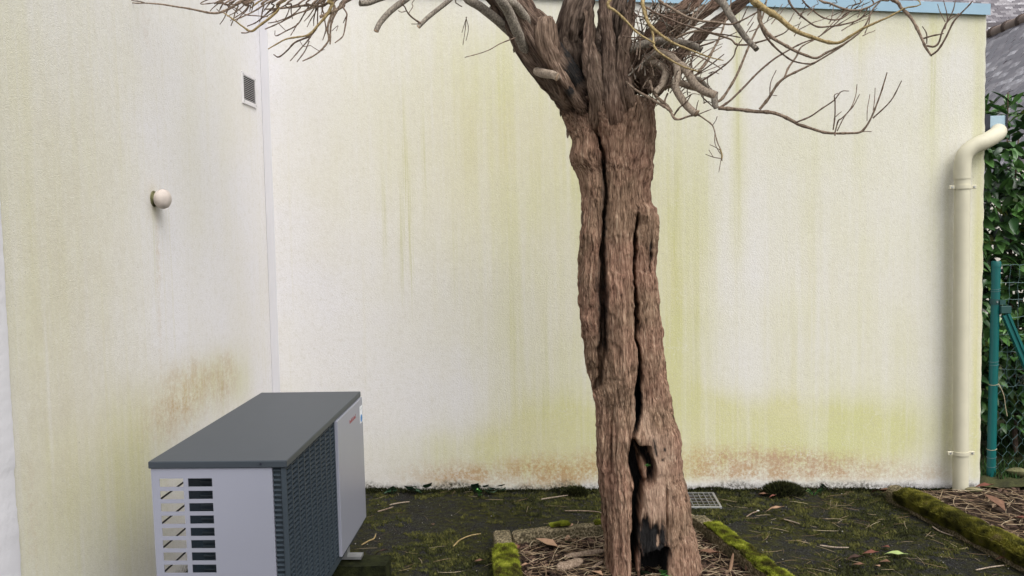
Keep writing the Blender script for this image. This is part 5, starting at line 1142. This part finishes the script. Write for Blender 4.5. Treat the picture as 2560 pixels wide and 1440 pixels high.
# far wing facing the camera
F0 = onY(2380, 75, 27.0)
fh = empty('far_slate_roof_house', (F0[0] + 3, 29.5, 0), label='far house roof of weathered slates showing above the wall coping', cat='house'); FHO = np.array(fh.location)
vdf = np.array([0, -math.cos(math.radians(42)), -math.sin(math.radians(42))]); udf = np.array([1., 0, 0])
top_ = F0 + np.array([-1.2, 0, 0]) - vdf * 3.4
slate_roof(fh, 'roof', top_, udf, vdf, 38, 40, .24, .125, (2440, -12, 2580, 105), matkey='slate', seed=5)
MB().box(tuple(np.array([top_[0], top_[1], 0]) - FHO + [.1, 1.0, 0]), tuple(top_ + [9.4, 4.5, -1.0] - FHO)).build('wall', M['house'], fh)
MB().add([top_ - FHO, top_ + [9.6, 0, 0] - FHO, top_ + [9.6, 2.6, -2.3] - FHO, top_ + [0, 2.6, -2.3] - FHO], [(0, 1, 2, 3)]).build('rear_roof', M['slate_old'], fh)
fq = F0 + vdf * -.15; MB().box((fq[0] - 1 - FHO[0], fq[1] - .06 - FHO[1], fq[2] - .03), (fq[0] + 8 - FHO[0], fq[1] + .05 - FHO[1], fq[2] + .10)).build('flashing', M['slate_old'], fh)

# ------------------------------------------------------------------ small plants
def ivy(px, py, n, spread, size, label, mat='ivy', name='ivy_plant', cat='plant', group=None, z=0.0, up=.05, at=None):
    c = onZ(px, py, z) if at is None else np.array(at); c[1] = min(c[1], YW - .03) if at is None else c[1]
    e = empty(name, tuple(c), label=label, cat=cat, group=group)
    sh_ = [(0, 0), (.42, .10), (.55, .38), (.30, .55), (.0, 1.), (-.30, .55), (-.55, .38), (-.42, .10)]
    for k in range(n):
        a_ = random.uniform(0, 6.28); r = spread * math.sqrt(random.random()); s = size * random.uniform(.7, 1.3); h = up * random.uniform(.3, 1)
        b = MB(); vs = [(x * s, y * s, .1 * s * (abs(x) - y * y)) for x, y in sh_] + [(0, .4 * s, 0)]; b.add(vs, [(8, i, (i + 1) % 8) for i in range(8)])
        o = b.build('leaf', M[mat], e, True, angle=0); o.location = (r * math.cos(a_), -abs(r * math.sin(a_)) * .6, h); o.rotation_euler = (random.uniform(.2, .9), random.uniform(-.5, .5), random.uniform(2.2, 4.1))
        MB().tube([(0, .01, -.005), (o.location[0] * .6, o.location[1] * .6, h * .7), tuple(o.location)], .0012, 4).build('stalk', M[mat], e)
    return e
G = 'ivy sprigs along the wall foot'
ivy(983, 1236, 6, .045, .04, 'low ivy sprig nearest the heat pump at the wall foot', group=G)
ivy(1052, 1234, 9, .05, .05, 'fuller ivy sprig with dark leaves second from the heat pump', group=G)
ivy(1183, 1234, 5, .03, .045, 'small ivy sprig just left of the bright seedling', group=G)
ivy(1222, 1236, 6, .05, .045, 'ivy sprig just right of the bright seedling', group=G)
ivy(1255, 1232, 4, .03, .04, 'rightmost small ivy sprig before the moss left of the trunk', group=G)
ivy(1197, 1243, 8, .018, .032, 'bright green seedling between dark ivy sprigs at the wall foot', 'fresh', 'seedling')
ivy(2052, 1236, 8, .06, .03, 'small ivy and clover right of the dark moss cushion', 'ivy', group=G)
ivy(2035, 1240, 7, .05, .018, 'tiny fresh green weeds beside the dark moss cushion', 'fresh', 'weed')
sd_ = onY(1618, 1166, YT - .13); ivy(0, 0, 7, .012, .016, 'tiny green seedling growing in the trunk hollow', 'fresh', 'seedling', at=sd_, up=.012)
c = onZ(1612, 1446, .03); ivy(0, 0, 3, .012, .05, 'dark green leaf at the left of the charred trunk foot', 'ivy', 'weed', at=c, up=.03)
c = onZ(1662, 1446, .03); ivy(0, 0, 5, .02, .05, 'green leaves at the right of the charred trunk foot', 'fresh', 'weed', at=c, up=.035)
def cushion(px0, px1, py, h, n, label, mat='moss_dark', name='moss_cushion', blade=.02, tmax=.55, at_wall=True):
    c0, c1 = onZ(px0, py, 0), onZ(px1, py, 0); c = (c0 + c1) / 2; w = abs(c1[0] - c0[0]) / 2
    if at_wall: c[1] = min(c[1], YW - .05)
    e = empty(name, tuple(c), label=label, cat='plant')
    th = rng.random(n) * 6.283; r = np.sqrt(rng.random(n)); P_ = np.column_stack([w * r * np.cos(th), .5 * w * r * np.sin(th), h * np.sqrt(np.clip(1 - r * r, 0, 1))]); N_ = np.column_stack([P_[:, 0] / w * .8, P_[:, 1] / w, .9 + 0 * th])
    P_[:, 1] = np.minimum(P_[:, 1], YW - .01 - c[1] if at_wall else 9)
    N_ /= np.linalg.norm(N_, axis=1)[:, None]; moss_blades('tuft', P_, N_, blade, .0035, M[mat], e, .9, np.clip(rng.random(n) * tmax, 0, 1), None); return e
cushion(1905, 2008, 1240, .065, 2600, 'dark green rounded moss cushion at the wall foot right of the grate')
cushion(1412, 1470, 1240, .04, 900, 'dark moss tuft at the wall foot just left of the trunk')
cushion(1418, 1458, 1372, .018, 500, 'bright green grass tuft in the mulch left of the trunk', 'grass', 'grass_tuft', .02, 1., False)

# ------------------------------------------------------------------ fallen leaves, twigs, bark
def fallen(px, py, lpx, ratio, rot, mat, label, z=.012, curl=.2, tilt=(0, 0), name='dead_leaf', cat='leaf', grp='single dead leaves'):
    c = onZ(px, py, z); s = np.linalg.norm(c - CAM) / F; L = lpx * s
    V_, F_ = leaf_geom(L, L * ratio, .10 * L * random.uniform(.3, 1), curl * L); V_ = V_ - [0, L / 2, 0]; V_[:, 2] += V_[:, 0] * 0 + .04 * L * np.sin(V_[:, 1] / L * 9 + V_[:, 0] / L * 7)
    V_[:, 0] *= 1 + .18 * np.sin(V_[:, 1] / L * 23); t = .0012
    n_ = len(V_); V2 = np.vstack([V_, V_ - [0, 0, t]]); F2 = [tuple(map(int, f)) for f in F_] + [tuple(int(i) + n_ for i in f[::-1]) for f in F_]
    me = bpy.data.meshes.new(name); me.from_pydata([tuple(map(float, v)) for v in V2], [], F2); o = link(name, me, M[mat], None, True, 0)
    o.rotation_euler = (tilt[0], tilt[1], rot); o.location = (c[0], c[1], c[2]); bpy.context.view_layer.update()
    zmin = min((o.matrix_world @ v.co).z for v in me.vertices); o.location.z += (z - zmin) if zmin < z - .0005 else 0
    return tag(o, label, cat, grp)
fallen(1368, 1364, 74, .52, 1.1, 'leaf_tan', 'large pale tan leaf lying in the tree bed left of the trunk', .05, .05, (.25, .1))
fallen(1398, 1332, 52, .34, 1.25, 'leaf_red', 'red-brown leaf leaning on the back edging stone', .06, .1, (.35, .5))
fallen(1290, 1368, 30, .7, .4, 'leaf_red', 'dark red leaf beside the left edging stone inside the tree bed', .045, .1, (.2, .2))
fallen(1492, 1436, 40, .7, .8, 'leaf_tan', 'curled tan leaf at the foot of the trunk on the left', .045, .3, (.3, .2))
fallen(1310, 1424, 30, .4, 1.5, 'leaf_tan', 'bent tan leaf at the lower left of the tree bed', .05, .4)
fallen(1770, 1388, 60, .35, 1.2, 'leaf_brown', 'long brown leaf in the straw right of the trunk', .05, .1)
fallen(1868, 1422, 34, .3, -.5, 'leaf_brown', 'narrow brown leaf leaning on the mossy stone right of the trunk', .05, .1, (.8, 0))
fallen(1082, 1314, 17, .6, .3, 'leaf_brown', 'small brown leaf alone on the paving between heat pump and tree bed')
fallen(954, 1394, 38, .28, 1.2, 'leaf_dark', 'dark curled leaf on the paving beside the support block', .012, .5)
fallen(1196, 1407, 28, .5, 1.4, 'leaf_brown', 'brown leaf on the paving left of the left edging stone')
fallen(1938, 1280, 42, .34, 1.5, 'leaf_tan', 'pale tan leaf on the paving right of the drain grate', .014, .25)
fallen(1906, 1241, 27, .45, 1.2, 'leaf_brown', 'brown leaf at the left foot of the moss cushion')
fallen(1932, 1244, 20, .4, 1.9, 'leaf_red', 'small reddish leaf under the moss cushion')
fallen(2214, 1371, 20, .8, .6, 'leaf_red', 'small red leaf just above the green leaf on the paving')
fallen(2240, 1390, 48, .42, 1.2, 'pale_leaf', 'single pale yellow-green leaf lying on the mossy paving', .012, .08, name='green_leaf', grp=None)
fallen(2211, 1409, 25, .85, .9, 'leaf_brown', 'round brown leaf just below left of the green leaf')
fallen(2176, 1388, 34, .6, 1.3, 'leaf_red', 'flat red-brown leaf left of the green leaf')
fallen(2137, 1402, 38, .4, 1.6, 'leaf_dark', 'dark leaf further left of the green leaf')
fallen(2146, 1417, 30, .5, 1.1, 'leaf_brown', 'brown leaf below the dark leaf on the right paving')
fallen(2193, 1418, 18, .8, .2, 'leaf_tan', 'small tan leaf below the round brown leaf')
fallen(2206, 1238, 52, .5, .7, 'leaf_brown', 'big brown leaf resting against the wall end of the long edging stone', .015, .12, (-.12, .15))
fallen(2474, 1371, 34, .45, .5, 'leaf_dark', 'maroon shrivelled leaf at the foot of the long mossy stone', .012, .4)
fallen(2513, 1402, 36, .55, 1.3, 'leaf_brown', 'brown leaf near the right edge below the long mossy stone')
fallen(2535, 1396, 28, .55, .6, 'leaf_tan', 'pale brown leaf nearest the right edge of the paving')
fallen(2488, 1266, 62, .62, .3, 'leaf_brown', 'large brown leaf in the straw behind the long mossy stone', .07, .15, (.5, .2))
fallen(2460, 1222, 40, .5, 1.4, 'leaf_red', 'dark red leaf at the foot of the green fence post', .05, .2)
fallen(2548, 1300, 26, .7, .5, 'leaf_red', 'reddish leaf at the right edge behind the long mossy stone', .06, .2)
def stick(pts, w, z, mat, label, name='twig_piece', cat='twig', grp='loose twigs on the paving'):
    P_ = [onZ(x, y, z + (dz[0] if dz else 0)) for x, y, *dz in pts]; s = np.linalg.norm(P_[0] - CAM) / F; C, _ = spline(P_, .01)
    r = w * .62 * s / 2 * np.interp(np.linspace(0, 1, len(C)), [0, .1, .9, 1], [.6, 1, .8, .45]); c = C[len(C) // 2] * [1, 1, 0]; C = C.copy(); C[:, 2] = np.maximum(C[:, 2], r * .8)
    o = MB().tube(C - c, r, 7).build(name, M[mat], None, True); o.location = c; return tag(o, label, cat, grp)
stick([(1133, 1366), (1150, 1350), (1175, 1339), (1202, 1334)], 6, .012, 'branch_ochre', 'long curved pale twig on the paving left of the tree bed')
stick([(904, 1362), (922, 1352), (935, 1346), (940, 1334)], 6, .012, 'branch_ochre', 'bent pale twig on the paving beside the heat pump')
stick([(944, 1279), (962, 1274), (983, 1267)], 6, .012, 'branch', 'short brown twig near the wall beside the heat pump')
stick([(922, 1428), (912, 1414), (918, 1408), (931, 1407)], 5, .012, 'limb_pale', 'whitish hooked stalk beside the support block')
stick([(974, 1262), (1000, 1257), (1024, 1254)], 5, .012, 'straw' if False else 'limb_pale', 'straight pale stalk near the ivy by the heat pump')
stick([(1412, 1277), (1450, 1277), (1490, 1279), (1515, 1286)], 5, .012, 'branch', 'long thin branch on the moss left of the trunk')
stick([(1353, 1248), (1385, 1243), (1420, 1238)], 5, .012, 'limb_pale', 'straight straw-coloured stalk on the moss by the wall foot')
stick([(2050, 1363), (2085, 1368), (2122, 1369)], 6, .012, 'limb_pale', 'pale flat stalk in the middle of the right paving')
stick([(1960, 1298), (1985, 1305), (2000, 1310)], 5, .012, 'limb_pale', 'pale stalk below the tan leaf on the right paving')
stick([(1866, 1292), (1880, 1283), (1895, 1278)], 5, .012, 'branch', 'thin dark curved twig near the drain grate')
stick([(2331, 1316), (2350, 1328), (2383, 1340)], 5, .012, 'limb_pale', 'pale stalk below the long mossy stone on the right paving')
stick([(2440, 1425), (2475, 1418), (2510, 1413)], 5, .012, 'limb_pale', 'straight pale stalk at the lower right corner of the paving')
def bark_piece(pts, w, th, mat, label):
    P_ = np.array([onZ(x, y, z) for x, y, z in pts]); s = np.linalg.norm(P_[0] - CAM) / F; C, _ = spline(P_, .012); T = np.gradient(C, axis=0); T /= np.linalg.norm(T, axis=1)[:, None]; sd = np.cross(T, [0, -.5, .86]); sd /= np.linalg.norm(sd, axis=1)[:, None]; up = np.cross(sd, T); m = len(C); ww = w * s / 2 * (np.interp(np.linspace(0, 1, m), [0, .12, .85, 1], [.35, 1, .9, .3]) + .25 * (rng.random(m) - .5)); c = C[m // 2] * [1, 1, 0]
    V = []
    for k, q in enumerate(np.linspace(-1, 1, 7)): V.append(C + sd * (ww * q)[:, None] + up * ((1 - q * q) * ww * .55 + .004 * (rng.random(m) - .5))[:, None])
    V = np.stack(V, 1); V2 = V - up[:, None] * th; A_ = np.concatenate([V, V2[:, ::-1]], 1); Fc = grid_faces(m, 14, True)
    o = np_mesh('bark_piece', A_.reshape(-1, 3) - c, Fc, M[mat]); o.location = c; return tag(o, label, 'bark', 'loose bark pieces in the tree bed')
bark_piece([(1412, 1391, .05), (1450, 1385, .055), (1480, 1380, .06), (1512, 1376, .07)], 14, .006, 'branch', 'long strip of bark lying left of the trunk in the bed')
bark_piece([(1392, 1420, .05), (1420, 1412, .055), (1456, 1400, .06)], 26, .008, 'branch', 'wide rough bark chunk at the lower left of the bed')
bark_piece([(1415, 1350, .04), (1421, 1330, .07), (1431, 1309, .10)], 12, .004, 'leaf_tan', 'upright tan bark sliver leaning on the back edging stone')
bark_piece([(1480, 1420, .05), (1495, 1410, .055), (1508, 1402, .06)], 8, .006, 'branch', 'short bark stick touching the trunk foot on the left')
bark_piece([(1822, 1436, .03), (1828, 1412, .07), (1833, 1384, .12)], 7, .005, 'leaf_tan', 'thin tan stick standing up in the straw right of the trunk')
for px, py, r, lb in ((1895, 1278, .006, 'white pebble beside the drain grate twig'), (868, 1409, .006, 'white pebble in the shade under the heat pump'), (1820, 1438, .012, 'white stone at the foot of the upright stick'), (2370, 1252, .009, 'white pebble at the foot of the downpipe'), (1475, 1343, .012, 'bluish grey stone in the mulch left of the trunk'), (2435, 1233, .035, 'mossy flat stone between downpipe and fence post'), (2545, 1190, .05, 'rounded stone under the hedge at the fence')):
    c = onZ(px, py, .012 if r < .03 else .03); b = MB().lathe([(-r * .5, r * .5), (-r * .2, r * .9), (r * .1, r), (r * .4, r * .75), (r * .55, r * .3)], (0, 0, 0), (.1, .2, 1), 10); b.v = [(x * 1.3 * (1 + .1 * math.sin(9 * z / r)), y * (1 + .15 * math.sin(5 * x / r)), z) for x, y, z in b.v]
    o = b.build('stone', M['stone'] if r > .03 else M['pebble'], None, True); o.location = c + [0, 0, r * .45]; tag(o, lb, 'stone', 'loose stones')
